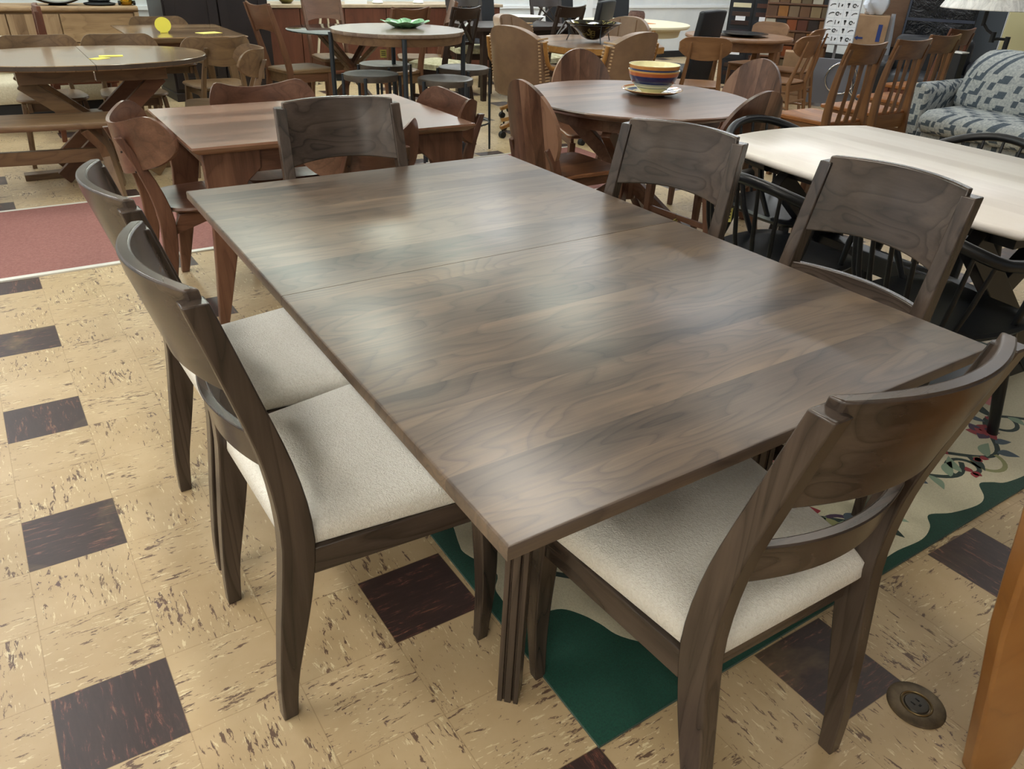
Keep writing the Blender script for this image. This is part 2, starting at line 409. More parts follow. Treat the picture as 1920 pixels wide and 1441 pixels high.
for (x, y, rt_, lb) in [(-.10, 6.10, 180, 'light brown bent back chair behind the oval table, nearer the left edge of the picture'),
                        (.42, 6.08, 180, 'light brown bent back chair behind the oval table, to the right of its seam'),
                        (1.12, 5.02, 78, 'light brown bent back chair at the right end of the oval table, facing left'),
                        (1.07, 5.72, 2, 'light brown bent back chair seen from behind before the far rectangular table'),
                        (.98, 7.66, 180, 'light brown bent back chair peeking over the far edge of the far rectangular table')]:
    place(bc, used, (x, y, 0), rt_, lb, GB)

# ------------------------------------------------------------------ walnut table
def leg4(parent, M, x0, x1, y0, y1, top, w0, w1, dx=0, dy=0, d0=None, d1=None):
    for x, sx in ((x0, -1), (x1, 1)):
        for y, sy in ((y0, -1), (y1, 1)):
            b = MB(); b.loft([[(x + sx * ox + a * w / 2, y + sy * oy + c * (d or w) / 2, z) for a, c in ((-1, -1), (1, -1), (1, 1), (-1, 1))]
                              for z, w, d, ox, oy in ((0, w0, d0, dx, dy), (top * .5, (w0 + w1) / 2, ((d0 or w0) + (d1 or w1)) / 2, dx * .5, dy * .5), (top, w1, d1, 0, 0))])
            obj('leg', b, M['z'], parent, bev=.003)
t = thing('walnut_table', 'reddish walnut rectangular table with curved wedge legs, behind the big grey table', 'table', (.735, 2.80, 0))
b = MB(); b.puff(lambda i: [(-.6 + i, -.43 + i), (.6 - i, -.43 + i), (.6 - i, .43 - i), (-.6 + i, .43 - i)], [(.03, .718), (.004, .735), (0, .742), (.003, .750), (.006, .750)])
obj('tabletop', b, M_WTOP, t, smooth=30)
b = MB(); b.box(-.44, .44, -.375, -.352, .63, .718); b.box(-.44, .44, .352, .375, .63, .718); b.box(-.52, -.50, -.3, .3, .63, .718); b.box(.50, .52, -.3, .3, .63, .718)
obj('apron', b, WAL['x'], t, bev=.002)
for sx in (-1, 1):
    for sy in (-1, 1):
        out = [(.56, .718), (.555, .5), (.575, .25), (.60, 0), (.565, 0), (.50, .25), (.455, .42), (.43, .53), (.40, .60), (.345, .645), (.34, .718)]
        b = MB(); b.loft([[(sx * x, sy * .385, z) for x, z in out], [(sx * x, sy * .350, z) for x, z in out]])
        obj('leg', b, WAL['z'], t, bev=.004)

# ------------------------------------------------------------------ oval sunburst table, bench, far rectangular table
t = thing('oval_table', 'brown oval extension table with a sunburst veneer top on crossed legs, at the left', 'table', (.12, 5.32, 0))
def sunburst():
    n = NT('sunburst_veneer'); v = n.coord(); sep = n.n('ShaderNodeSeparateXYZ'); n.l(v, sep.inputs[0])
    sx = n.math('SIGN', sep.outputs[0]); x = n.math('SUBTRACT', n.math('ABSOLUTE', sep.outputs[0]), .0)
    x = n.math('ADD', x, .0); a = n.math('ARCTAN2', sep.outputs[1], n.math('ADD', sep.outputs[0], .22)); q = n.math('MULTIPLY', a, 16 / PI)
    wn = n.n('ShaderNodeTexWhiteNoise', noise_dimensions='1D'); n.l(n.math('FLOOR', q), wn.inputs['W'])
    fr = n.math('FRACT', q); e = n.math('LESS_THAN', fr, .07)
    nz = n.noise(n.mapping(v, (1, 1, 1)), 22, 4, .6)
    f = n.math('ADD', n.math('MULTIPLY', wn.outputs[0], .5), n.math('MULTIPLY', nz, .5))
    c = n.ramp(f, [(.1, hx('#6d5640')), (.9, hx('#a18868'))]); c = n.mix(n.math('MULTIPLY', e, .45), c, hx('#4a3827'))
    n.set(color=c, rough=.25, coat=.3, cr=.1); return n.m
M_SUN = sunburst(); M_EDGE = var('dark_table_edge', '#3d332b', '#4d4136', 20, .35)
ov = [(.74 * math.copysign(abs(math.cos(a)) ** .9, math.cos(a)), .53 * math.copysign(abs(math.sin(a)) ** .9, math.sin(a))) for a in [2 * PI * k / 72 for k in range(72)]]
for sg in (-1, 1):
    poly = [(x, y) for x, y in ov if x * sg > .002]
    if sg > 0: poly = [p for p in poly if p[1] >= 0][::1] ; poly = [(x, y) for x, y in ov[:36] if x > .002] + [] 
    pts = sorted([(x, y) for x, y in ov if x * sg > .01], key=lambda p: math.atan2(p[1], p[0] * sg))
    yb = .53
    pts = [(sg * .0015, -yb)] + pts + [(sg * .0015, yb)]
    b = MB(); c = lambda i: [(x * (1 - i), y * (1 - i)) if k not in (0, len(pts) - 1) else (x, y * (1 - i)) for k, (x, y) in enumerate(pts)]
    b.loft([[(x, y, .715) for x, y in c(.012)], [(x, y, .722) for x, y in c(0)], [(x, y, .746) for x, y in c(0)], [(x, y, .750) for x, y in c(.006)]])
    b.mi = [1 if len(f) == 4 and abs(b.v[f[0]][2] - b.v[f[2]][2]) > .01 else 0 for f in b.f]
    obj('tabletop_half', b, [M_SUN, M_EDGE], t, smooth=30)
b = MB()
for sg in (-1, 1):
    b.box(min(sg * .004, sg * .42), max(sg * .004, sg * .42), -.34, -.31, .63, .715); b.box(min(sg * .004, sg * .42), max(sg * .004, sg * .42), .31, .34, .63, .715)
b.box(-.42, -.40, -.31, .31, .63, .715); b.box(.40, .42, -.31, .31, .63, .715)
obj('apron', b, BRN['x'], t, bev=.002)
for (a, c) in (((-.40, -.22, .63), (.30, -.22, .03)), ((.40, -.22, .63), (-.30, -.22, .03)), ((-.40, .22, .63), (.30, .22, .03)), ((.40, .22, .63), (-.30, .22, .03))):
    a = Vector(a); c = Vector(c)
    if a.x > 0: a.y += .05; c.y += .05
    b = MB(); b.bar(a, c, .09, .05, up=(0, 1, 0)); q = obj('cross_leg', b, MUT['x'] if a.x > 0 else BRN['x'], t, bev=.003)
b = MB(); b.bar((-.52, 0, .02), (.52, 0, .02), .09, .04); b.box(-.05, .05, -.25, .30, .30, .37); obj('base_stretcher', b, BRN['x'], t, bev=.003)

t = thing('bench', 'brown wooden bench with splayed legs in front of the oval table', 'bench', (-.28, 4.83, 0), -8)
def bow_rect(L, W, k, n=12):
    top = [(L * (2 * i / n - 1), W + k * (1 - (2 * i / n - 1) ** 2)) for i in range(n + 1)]
    return [(x, -y) for x, y in top] + [(x, y) for x, y in reversed(top)]
br = bow_rect(.66, .155, .035)
b = MB(); b.loft([[(x * .99, y * .98, .425) for x, y in br], [(x, y, .432) for x, y in br], [(x, y, .455) for x, y in br], [(x * .995, y * .985, .460) for x, y in br]])
obj('bench_seat', b, BRN['x'], t, smooth=30)
for sx in (-1, 1):
    for sy in (-1, 1):
        b = MB(); b.path([(sx * .36, sy * .03, .425), (sx * .37, sy * .035, .30), (sx * .39, sy * .065, .22), (sx * .42, sy * .12, .14), (sx * .45, sy * .17, 0)] if 0 else
                         [(sx * (.30 + .03 * sy), sy * .13, .425), (sx * .34, sy * .085, .32), (sx * .36, sy * .055, .24), (sx * .375, sy * .10, .12), (sx * .39, sy * .155, 0)], [.075, .075, .085, .075, .055], .05, ax=(0, 1, 0) if 0 else (.2, 1, .2))
        obj('leg', b, BRN['z'], t, bev=.003)
b = MB(); b.box(-.37, .37, -.018, .018, .20, .28); obj('stretcher', b, BRN['x'], t, bev=.003)

t = thing('rectangular_table', 'brown rectangular table standing before the dark wardrobe, with a yellow disc on it', 'table', (1.0, 6.86, 0))
b = MB(); b.puff(lambda i: [(-.44 + i, -.57 + i), (.44 - i, -.57 + i), (.44 - i, .57 - i), (-.44 + i, .57 - i)], [(.07, .70), (.01, .735), (0, .742), (.002, .75), (.01, .75)])
obj('tabletop', b, wood('far_table_top', '#5b4636', '#85694f', '#a18565', ax='x', plank=('y', .12), rough=.2, coat=.4, contrast=.6), t, smooth=30)
b = MB(); b.box(-.34, .34, -.46, -.44, .62, .70); b.box(-.34, .34, .44, .46, .62, .70); b.box(-.34, -.32, -.44, .44, .62, .70); b.box(.32, .34, -.44, .44, .62, .70)
obj('apron', b, MUT['x'], t)
leg4(t, BRN, -.30, .30, -.42, .42, .70, .05, .07, .05, .05)
# ------------------------------------------------------------------ oval back chairs and round walnut table
def make_oval():
    r = thing('oval_back_chair', 'x', 'chair')
    A, B, zc = .208, .245, .640
    n = 28
    us = [-math.cos(PI * k / n) for k in range(n + 1)]
    us[0] = -.999; us[-1] = .999
    def fy(x, z): return -.045 + .055 * (x / A) ** 2 - .17 * (z - zc)
    b = MB(); b.panel(us, lambda u: u * A, lambda u: zc + B * math.sqrt(max(1 - u * u, .0008)), lambda u: zc - B * math.sqrt(max(1 - u * u, .0008)), fy, .022, 6)
    obj('oval_backrest', b, M_OVAL, r, bev=.003)
    for s in (-1, 1):
        b = MB(); b.path([(s * .165, -.06, 0), (s * .168, .0, .2), (s * .172, .03, .36), (s * .172, .035, .44), (s * .168, .015, .52), (s * .150, -.02, .58)], [.03, .034, .036, .036, .034, .024], [.028, .038, .046, .046, .044, .030], ax=(1, 0, 0))
        obj('rear_leg', b, WAL['z'], r, bev=.003)
        b = MB(); b.path([(s * .195, .435, 0), (s * .19, .43, .40)], [.028, .040], [.028, .042], ax=(1, 0, 0)); obj('front_leg', b, WAL['z'], r, bev=.003)
        b = MB(); b.bar((s * .17, .0, .22), (s * .19, .43, .22), .016, .028); b.bar((s * .172, .03, .405), (s * .19, .44, .405), .02, .05); obj('side_stretcher', b, WAL['y'], r, bev=.002)
    base = [(-.195, -.01), (.195, -.01), (.225, .46), (-.225, .46)]
    b = MB(); b.puff(lambda i: rpoly(inset_poly(base, i), .05, 5), [(.015, .425), (0, .432), (0, .445), (.006, .450), (.05, .446), (.12, .443)])
    obj('seat', b, wood('oval_seat_walnut', '#472b1d', '#704931', '#8f6446', ax='y', plank=('x', .1), rough=.33, contrast=.8), r, smooth=40)
    return r
oc = make_oval(); used = [False]; GO = 'oval back walnut chairs at the round table'
for (x, y, rt_, lb) in [(1.80, 2.60, -88, 'oval back walnut chair at the left of the round table, its whole back showing'),
                        (2.83, 3.56, 162, 'oval back walnut chair behind the round table, below the octagonal table'),
                        (3.62, 2.82, 100, 'oval back walnut chair behind the round table, to the right of the striped bowls'),
                        (2.65, 1.97, 0, 'oval back walnut chair nearest the white topped table, a yellow tag on its stretcher')]:
    place(oc, used, (x, y, 0), rt_, lb, GO)
t = thing('round_table', 'round walnut dining table on crossed legs, holding the striped bowls', 'table', (2.52, 2.66, 0))
b = MB(); b.lathe([(.56, .712), (.60, .722), (.625, .736), (.630, .744), (.625, .750), (.60, .750)], 72); obj('tabletop', b, M_RTOP, t, smooth=25)
b = MB(); b.lathe([(.46, .64), (.46, .713)], 48); obj('apron', b, WAL['x'], t)
for a in (20, 65, 110, 155):
    pass
for a in (30, 120):
    ca, sa = math.cos(rad(a)), math.sin(rad(a))
    for s in (-1, 1):
        b = MB(); b.bar((s * ca * .42, s * sa * .42, .64), (-s * ca * .38, -s * sa * .38, .02), .075, .05, up=(-sa, ca, 0)); obj('cross_leg', b, WAL['x'], t, bev=.003)
for a in (30, 120):
    ca, sa = math.cos(rad(a)), math.sin(rad(a))
    b = MB(); b.bar((-ca * .40, -sa * .40, .025), (ca * .40, sa * .40, .025), .07, .05); obj('foot_bar', b, WAL['x'], t, bev=.003)
b = MB(); b.lathe([(.05, .2), (.06, .3), (.05, .42)], 20); obj('hub', b, WAL['z'], t)

# plate and bowls
def ringmat(name, bands):  # painted bands by height
    t = NT(name); sep = t.n('ShaderNodeSeparateXYZ'); t.l(t.coord(), sep.inputs[0])
    t.set(color=t.ramp(sep.outputs[2], bands, 'CONSTANT'), rough=.16, coat=.4, cr=.05); return t.m
PX, PY = 2.66, 2.70
def radmat(name, bands, sc=1):
    t = NT(name); v = t.coord(); sep = t.n('ShaderNodeSeparateXYZ'); t.l(v, sep.inputs[0])
    r_ = t.math('SQRT', t.math('ADD', t.math('MULTIPLY', sep.outputs[0], sep.outputs[0]), t.math('MULTIPLY', sep.outputs[1], sep.outputs[1])))
    t.set(color=t.ramp(t.math('MULTIPLY', r_, sc), bands, 'CONSTANT'), rough=.16, coat=.4, cr=.05); return t.m
M_PLT = radmat('painted_plate', [(0, hx('#ece2b8')), (.52, hx('#8c94a8')), (.56, hx('#ece2b8')), (.62, hx('#5d6b8c')), (.80, hx('#e9ddb8')), (.88, hx('#b07046')), (.97, hx('#d7b68a'))], 5.9)
solo('serving_plate', MB().lathe([(.07, 0), (.075, .004), (.13, .012), (.165, .026), (.170, .030), (.166, .032), (.13, .019), (.075, .010), (.01, .009)], 56), M_PLT,
     'cream and blue rimmed serving plate under the striped bowls', 'plate', (PX, PY, .7505), smooth=40)
LB = [(0, hx('#e8e2b0')), (.20, hx('#e8e2b0')), (.24, hx('#5a6f6a')), (.27, hx('#e8e4c0')), (.38, hx('#7c8f8a')), (.41, hx('#dfe0c0')), (.44, hx('#202c5e')), (.78, hx('#b9653a')), (.93, hx('#d9a45a'))]
LB2 = [(p, c) for p, c in LB]
def bowlmat(name, bands, H):
    t = NT(name); sep = t.n('ShaderNodeSeparateXYZ'); t.l(t.coord(), sep.inputs[0])
    f = t.math('DIVIDE', sep.outputs[2], H); outer = t.ramp(f, bands, 'CONSTANT'); t.set(color=outer, rough=.14, coat=.4, cr=.05); return t.m
M_BIN = plain('cream_glaze', '#f4edc4', .15)
def bowl(H, R):
    out = [(.055, 0), (.06, .006), (.085, .022), (.118, .055), (.136, .095), (R, H)]
    inn = [(R - .006, H), (.129, .095), (.111, .060), (.075, .03), (.01, .022)]
    n = 52; b = MB(); b.lathe(out, n, cap=False); b.lathe([out[-1]] + inn, n, mi=1, cap=False)
    b.lathe([(.001, 0), (.055, 0)], n, cap=False); b.lathe([(.01, .022), (.0005, .022)], n, mi=1, cap=False); return b
solo('serving_bowl', bowl(.118, .1415), [bowlmat('painted_bowl_lower', LB2, .118), M_BIN], 'striped blue and rust serving bowl, lower of the two nested on the plate', 'bowl', (PX, PY, .761), group='nested striped bowls', smooth=40)
UB = [(0, hx('#202c5e')), (.70, hx('#2c3560')), (.84, hx('#c78a45')), (.97, hx('#e8c98a'))]
solo('serving_bowl', bowl(.118, .1400), [bowlmat('painted_bowl_upper', UB, .118), M_BIN], 'striped serving bowl with an orange rim and cream inside, upper of the two nested bowls', 'bowl', (PX, PY, .789), group='nested striped bowls', smooth=40)

# ------------------------------------------------------------------ white topped table, windsor arm chairs
t = thing('white_table', 'white topped table with bowed sides and a black trestle base, at the right', 'table', (2.52, .98, 0), -4)
def boat(L, W, kx, ky, n=14):
    P = []
    for i in range(n): u = 2 * i / n - 1; P.append((u * W, -L - ky * (1 - u * u)))
    for i in range(n): u = 2 * i / n - 1; P.append((W + kx * (1 - u * u), u * L))
    for i in range(n): u = 1 - 2 * i / n; P.append((u * W, L + ky * (1 - u * u)))
    for i in range(n): u = 1 - 2 * i / n; P.append((-W - kx * (1 - u * u), u * L))
    return P
BW = boat(.66, .475, .05, .09)
b = MB(); b.loft([[(x * (1 - i), y * (1 - i), z) for x, y in BW] for i, z in ((.03, .718), (.005, .727), (0, .737), (.004, .747), (.012, .750))]); obj('tabletop', b, M_WHT, t, smooth=50)
b = MB(); b.box(-.30, .30, -.56, .56, .64, .718); obj('apron', b, blackwood, t, bev=.002)
for sy in (-1, 1):
    y = sy * .42
    for s in (-1, 1):
        b = MB(); b.bar((s * .34, y + s * .03, .64), (-s * .34, y + s * .03, .05), .09, .05, up=(0, 1, 0)); obj('cross_leg', b, blackwood, t, bev=.003)
    b = MB(); b.box(-.40, .40, y - .05, y + .05, 0, .06); obj('foot', b, blackwood, t, bev=.004)
b = MB(); b.box(-.04, .04, -.42, .42, .29, .37); obj('stretcher', b, blackwood, t, bev=.003)
def make_windsor():
    r = thing('windsor_armchair', 'x', 'chair')
    seat = [(-.20, .02), (.20, .02), (.245, .30), (.215, .50), (-.215, .50), (-.245, .30)]
    b = MB(); b.puff(lambda i: rpoly(inset_poly(seat, i), .12, 6), [(.06, .415), (.01, .43), (0, .445), (.008, .455), (.05, .452), (.12, .444)]); obj('seat', b, blackwood, r, smooth=50)
    # arm bow: horseshoe rail
    P = []
    for k in range(25):
        a = PI * (k / 24); P.append((-.255 * math.cos(a), .17 - .20 * math.sin(a) - .02, .690 + .085 * math.sin(a) ** 1.5))
    P = [(-.275, .37, .674), (-.272, .31, .674), (-.266, .24, .677)] + P + [(.266, .24, .677), (.272, .31, .674), (.275, .37, .674)]
    b = MB(); b.tube(P, [.022] * 3 + [.018] * 25 + [.022] * 3, 12); obj('arm_bow', b, blackwood, r, smooth=50)
    for k in range(9):
        a = PI * (.09 + .82 * k / 8); bx, by = -.19 * math.cos(a), .13 - .10 * math.sin(a); tx, ty, tz = -.253 * math.cos(a), .15 - .198 * math.sin(a), .690 + .085 * math.sin(a) ** 1.5
        b = MB(); b.tube([(bx, by, .445), ((bx + tx) / 2, (by + ty) / 2, .56), (tx, ty, tz)], [.007, .0085, .006], 8); obj('spindle', b, blackwood, r, smooth=50)
    for s in (-1, 1):
        b = MB(); b.tube([(s * .205, .36, .445), (s * .24, .32, .56), (s * .272, .32, .672)], [.010, .012, .009], 8); obj('arm_post', b, blackwood, r, smooth=50)
        b = MB(); b.tube([(s * .165, .42, .43), (s * .205, .50, 0)], [.023, .017], 12); obj('leg', b, blackwood, r, smooth=50)
        b = MB(); b.tube([(s * .155, .10, .43), (s * .20, -.03, 0)], [.023, .017], 12); obj('leg', b, blackwood, r, smooth=50)
    return r
wd = make_windsor(); used = [False]; GD = 'black windsor armchairs around the white topped table'
for (x, y, rt_, lb) in [(2.52, 1.80, 174, 'black windsor armchair at the far end of the white topped table'),
                        (1.68, 1.12, -88, 'black windsor armchair between the two right-hand grey chairs, by the white table'),
                        (1.75, .57, -97, 'black windsor armchair beside the white table, nearest the rug, its arm end showing'),
                        (3.20, 1.06, 93, 'black windsor armchair beyond the white table, in front of the patterned sofa')]:
    place(wd, used, (x, y, 0), rt_, lb, GD)

# ------------------------------------------------------------------ tan swivel chairs and octagonal table
def make_tan():
    r = thing('swivel_armchair', 'x', 'chair')
    us = [math.sin(PI / 2 * (-1 + 2 * k / 24)) for k in range(25)]
    W = .275
    def zt(u): return .905 - .12 * abs(u) ** 2.8
    def zb(u): return .36 + .03 * u * u
    def fy(x, z): return -.03 + .13 * (abs(x) / W) ** 2.4 - .16 * (z - .5)
    b = MB(); b.panel(us, lambda u: u * W, zt, zb, fy, .075, 8); q = obj('upholstered_back', b, M_TAN, r, bev=.03, seg=4, smooth=60)
    for x in (-.09, .09):
        b = MB(); b.tube([(x, fy(x, z) + .040, z) for z in lin(.45, .88, 8)], .006, 6); obj('seam', b, plain('dark_tan_piping', '#6f5236', .5) if x < 0 else bpy.data.materials['dark_tan_piping'], q)
    for s in (-1, 1):   # gathered edge
        b = MB()
        for k in range(16):
            z = .44 + k * .025; b.bar((s * W * .93, fy(s * W * .93, z) - .045, z), (s * W * 1.03, fy(s * W, z) + .035, z + .008), .010, .014)
        obj('gathered_edge', b, plain('light_tan_pleats', '#b59774', .4) if s < 0 else bpy.data.materials['light_tan_pleats'], q, bev=.003)
    seat = [(-.25, .02), (.25, .02), (.26, .50), (-.26, .50)]
    b = MB(); b.puff(lambda i: rpoly(inset_poly(seat, i), .07, 6), [(.03, .34), (0, .37), (-.006, .41), (0, .45), (.03, .475), (.09, .485), (.15, .487)]); obj('seat_cushion', b, M_TAN, r, smooth=60)
    for s in (-1, 1):
        P = [(s * .30, .02, .80), (s * .305, .035, .72), (s * .31, .06, .64), (s * .312, .09, .605), (s * .315, .14, .592), (s * .318, .28, .60), (s * .315, .42, .60), (s * .31, .46, .58), (s * .29, .44, .46), (s * .27, .40, .40)]
        b = MB(); b.tube(P, .018, 10); obj('armrest', b, M_OCTE, r, smooth=60)
    b = MB(); b.tube([(0, .25, .12), (0, .25, .36)], .03, 14); obj('pedestal', b, M_MBLK, r, smooth=60)
    for k in range(5):
        a = rad(90 + 72 * k + 20); c, s_ = math.cos(a), math.sin(a)
        b = MB(); b.path([(c * .03, .25 + s_ * .03, .15), (c * .17, .25 + s_ * .17, .125), (c * .31, .25 + s_ * .31, .085)], [.05, .045, .035], [.05, .04, .03]); q = obj('base_arm', b, M_OCTE, r, bev=.006)
        b = MB(); b.tube([(c * .29 - s_ * .02, .25 + s_ * .29 + c * .02, .028), (c * .29 + s_ * .02, .25 + s_ * .29 - c * .02, .028)], .028, 14); b.tube([(c * .29, .25 + s_ * .29, .03), (c * .29, .25 + s_ * .29, .08)], .008, 8); obj('caster', b, M_MBLK, q, smooth=60)
    return r
tc = make_tan(); used = [False]; GT = 'tan leather swivel armchairs'
for (x, y, rt_, lb) in [(3.28, 5.08, -72, 'tan leather swivel armchair at the left of the octagonal table, seen from behind'),
                        (4.02, 4.42, 8, 'tan leather swivel armchair at the right of the octagonal table, its back to the camera'),
                        (3.90, 6.12, -155, 'tan leather swivel armchair behind the octagonal table at its left, with two dark seams'),
                        (5.02, 5.72, 118, 'tan leather swivel armchair behind the octagonal table at its right')]:
    place(tc, used, (x, y, 0), rt_, lb, GT)
t = thing('octagonal_table', 'octagonal golden oak table between the tan leather chairs', 'table', (4.20, 5.20, 0), 10)
b = MB()
o8 = [(.66 * math.cos(rad(22.5 + 45 * k)), .66 * math.sin(rad(22.5 + 45 * k))) for k in range(8)]
b.loft([[(x * k, y * k, z) for x, y in o8] for k, z in ((.97, .69), (1, .70))]); b.loft([[(x * k, y * k, z) for x, y in o8] for k, z in ((1, .70), (1, .745))], cap=False)
obj('tabletop_edge', b, M_OCTE, t, bev=.002); b = MB(); b.loft([[(x * k, y * k, z) for x, y in o8] for k, z in ((.998, .735), (.985, .7505))]); obj('tabletop', b, M_OCT, t)
b = MB(); b.lathe([(.10, .10), (.07, .2), (.06, .4), (.11, .6), (.2, .69)], 24); obj('pedestal', b, MUT['z'], t)
for k in range(4):
    a = rad(90 * k + 45); c, s_ = math.cos(a), math.sin(a)
    b = MB(); b.path([(c * .05, s_ * .05, .2), (c * .25, s_ * .25, .14), (c * .40, s_ * .40, .03)], .06, [.1, .08, .06]); obj('foot', b, M_OCTE, t, bev=.004)
# black glass bowl on a wire stand
t = thing('glass_bowl', 'wide dark glass bowl in a thin metal stand on the octagonal table', 'bowl', (4.16, 5.16, .7505))
b = MB(); b.lathe([(.05, .02), (.10, .045), (.16, .10), (.24, .155), (.245, .16), (.235, .158), (.155, .112), (.09, .06), (.01, .04)], 48)
gl = NT('speckled_black_glass'); n_ = gl.noise(gl.coord(), 16, 3, .6); gl.set(color=gl.ramp(n_, [(.55, hx('#15120f')), (.62, hx('#8d8350')), (.7, hx('#15120f'))]), rough=.08)
obj('bowl', b, gl.m, t, smooth=50)
b = MB(); b.tube([(.225 * math.cos(2 * PI * k / 30), .225 * math.sin(2 * PI * k / 30), .146) for k in range(30)], .005, 6, close=True); obj('stand_ring', b, M_METAL, t)
for k in range(3):
    a = rad(120 * k + 250); b = MB(); b.tube([(.225 * math.cos(a), .225 * math.sin(a), .146), (.21 * math.cos(a), .21 * math.sin(a), .06), (.235 * math.cos(a), .235 * math.sin(a), .003)], .005, 6); obj('stand_leg', b, M_METAL, t)
b = MB(); b.box(-.10, .10, -.07, .07, 0, .003)
solo('price_card', b, plain('peach_card', '#dcb79c', .6), 'pale pinkish card lying beside the dark glass bowl', 'card', (4.45, 5.0, .7507), 20)
# ------------------------------------------------------------------ cherry table and chairs
t = thing('round_table', 'small round cherry wood table with a black plate on it, before the sample boards', 'table', (6.22, 5.32, 0))
b = MB(); b.lathe([(.50, .715), (.545, .722), (.55, .735), (.545, .75), (.50, .75)], 56); obj('tabletop', b, CHE['x'], t, smooth=25)
b = MB(); b.lathe([(.46, .63), (.46, .716)], 48); obj('apron', b, CHE['x'], t, smooth=25)
for k in range(4):
    a = rad(90 * k + 12); b = MB(); b.path([(.42 * math.cos(a), .42 * math.sin(a), .70), (.43 * math.cos(a), .43 * math.sin(a), 0)], [.07, .04], [.07, .04]); obj('leg', b, CHE['z'], t, bev=.004)
solo('plate', MB().lathe([(.10, 0), (.19, .018), (.26, .026), (.262, .03), (.18, .024), (.01, .010)], 48), M_BLACK, 'large black glossy plate on the cherry wood table', 'plate', (6.20, 5.26, .7505), smooth=40)
def make_cherry():
    r = thing('dining_chair', 'x', 'chair')
    W = .225; us = [math.sin(PI / 2 * (-1 + 2 * k / 20)) for k in range(21)]
    fy = lambda x, z: -.05 + .05 * (x / W) ** 2 - .14 * (z - .7)
    b = MB(); b.panel(us, lambda u: u * W, lambda u: .845 - .05 * abs(u) ** 6, lambda u: .655 + .075 * abs(u) ** 3, fy, .018, 4); obj('backrest', b, CHE['x'], r, bev=.004)
    for s in (-1, 1):
        b = MB(); b.tube([(s * .18, -.06, 0), (s * .165, .01, .42), (s * .140, -.045, .64), (s * .128, -.085, .80)], [.014, .021, .016, .008], 12); obj('rear_leg', b, CHE['z'], r, smooth=50)
        b = MB(); b.tube([(s * .19, .43, 0), (s * .175, .41, .42)], [.013, .021], 12); obj('front_leg', b, CHE['z'], r, smooth=50)
        obj('side_rail', MB().bar((s * .168, .0, .39), (s * .178, .41, .39), .02, .05), CHE['y'], r); obj('side_stretcher', MB().tube([(s * .172, -.02, .22), (s * .18, .42, .22)], .010, 8), CHE['y'], r)
    obj('cross_rail', MB().box(-.17, .17, .40, .42, .36, .42), CHE['x'], r); obj('cross_rail', MB().box(-.16, .16, 0, .02, .36, .42), CHE['x'], r); obj('back_rung', MB().tube([(-.17, -.015, .27), (.17, -.015, .27)], .010, 8), CHE['x'], r)
    base = [(-.20, .0), (.20, .0), (.225, .46), (-.225, .46)]
    b = MB(); b.puff(lambda i: rpoly(inset_poly(base, i), .12, 8), [(.02, .418), (0, .428), (0, .438), (.02, .442), (.1, .436)]); obj('seat', b, CHE['y'], r, smooth=50); return r
cc = make_cherry(); used = [False]; GC = 'cherry wood chairs with rounded back panels'
for (x, y, rt_, lb) in [(4.85, 4.45, -40, 'cherry wood chair seen from behind, left of the small round cherry table'),
                        (7.02, 5.60, 100, 'cherry wood chair on the far side of the cherry table, facing the camera'),
                        (6.02, 4.32, 12, 'cherry wood chair seen from behind, right of the cherry table, nearer the camera'),
                        (6.82, 4.84, 20, 'cherry wood chair partly hidden by its twin beside the poster')]:
    place(cc, used, (x, y, 0), rt_, lb, GC)

# ------------------------------------------------------------------ amber slat chairs
def make_slat(M, nm='slat_back_chair'):
    r = thing(nm, 'x', 'chair')
    Y = [(0, -.04), (.2, .0), (.42, .03), (.6, .035), (.8, .015), (.96, -.025)]
    for s in (-1, 1):
        b = MB(); R = []
        for z in lin(0, .925, 16):
            y = interp(z, Y); d = interp(z, [(0, .036), (.42, .060), (.7, .045), (1.0, .032)]); w = .030; x = s * interp(z, [(0, .185), (.42, .195), (.925, .175)])
            R.append([(x - w / 2, y - d / 2, z), (x + w / 2, y - d / 2, z), (x + w / 2, y + d / 2, z), (x - w / 2, y + d / 2, z)])
        b.loft(R); obj('rear_leg', b, M['z'], r, bev=.003)
        b = MB(); b.bar((s * .20, .43, 0), (s * .20, .43, .42), .034, .034, .044, .044); obj('front_leg', b, M['z'], r, bev=.003)
        obj('side_rail', MB().bar((s * .192, .03, .385), (s * .20, .43, .385), .02, .07), M['y'], r); obj('side_stretcher', MB().bar((s * .19, .0, .16), (s * .20, .43, .16), .016, .03), M['y'], r)
    us = [-1 + 2 * k / 14 for k in range(15)]
    b = MB(); b.panel(us, lambda u: u * .198, lambda u: .955 + .012 * abs(u) ** 2, lambda u: .825, lambda x, z: interp(z, Y) - .035 * (1 - (x / .198) ** 2) + .01, .022, 4); obj('crest_rail', b, M['x'], r, bev=.004)
    for x in (-.085, 0, .085):
        b = MB(); P = []
        for z in lin(.44, .84, 10): P.append((x, interp(z, Y) - .012 - .02 * math.sin(PI * (z - .44) / .40), z))
        b.path(P, [.050 - .016 * math.sin(PI * k / 9) for k in range(10)], .010, ax=(1, 0, 0)); obj('slat', b, M['z'], r, bev=.002)
    obj('cross_rail', MB().box(-.19, .19, .02, .04, .33, .43), M['x'], r); obj('cross_rail', MB().box(-.19, .19, .42, .44, .33, .41), M['x'], r)
    base = [(-.20, .03), (.20, .03), (.235, .50), (-.235, .50)]
    b = MB(); b.puff(lambda i: rpoly(inset_poly(base, i), .03, 4), [(.01, .418), (0, .426), (0, .444), (.006, .450), (.05, .446), (.12, .440)]); obj('seat', b, wood('slat_seat_' + nm, '#6b3d1e', '#9c6537', '#b98050', ax='y', plank=('x', .1), rough=.3, contrast=.7), r, smooth=40); return r
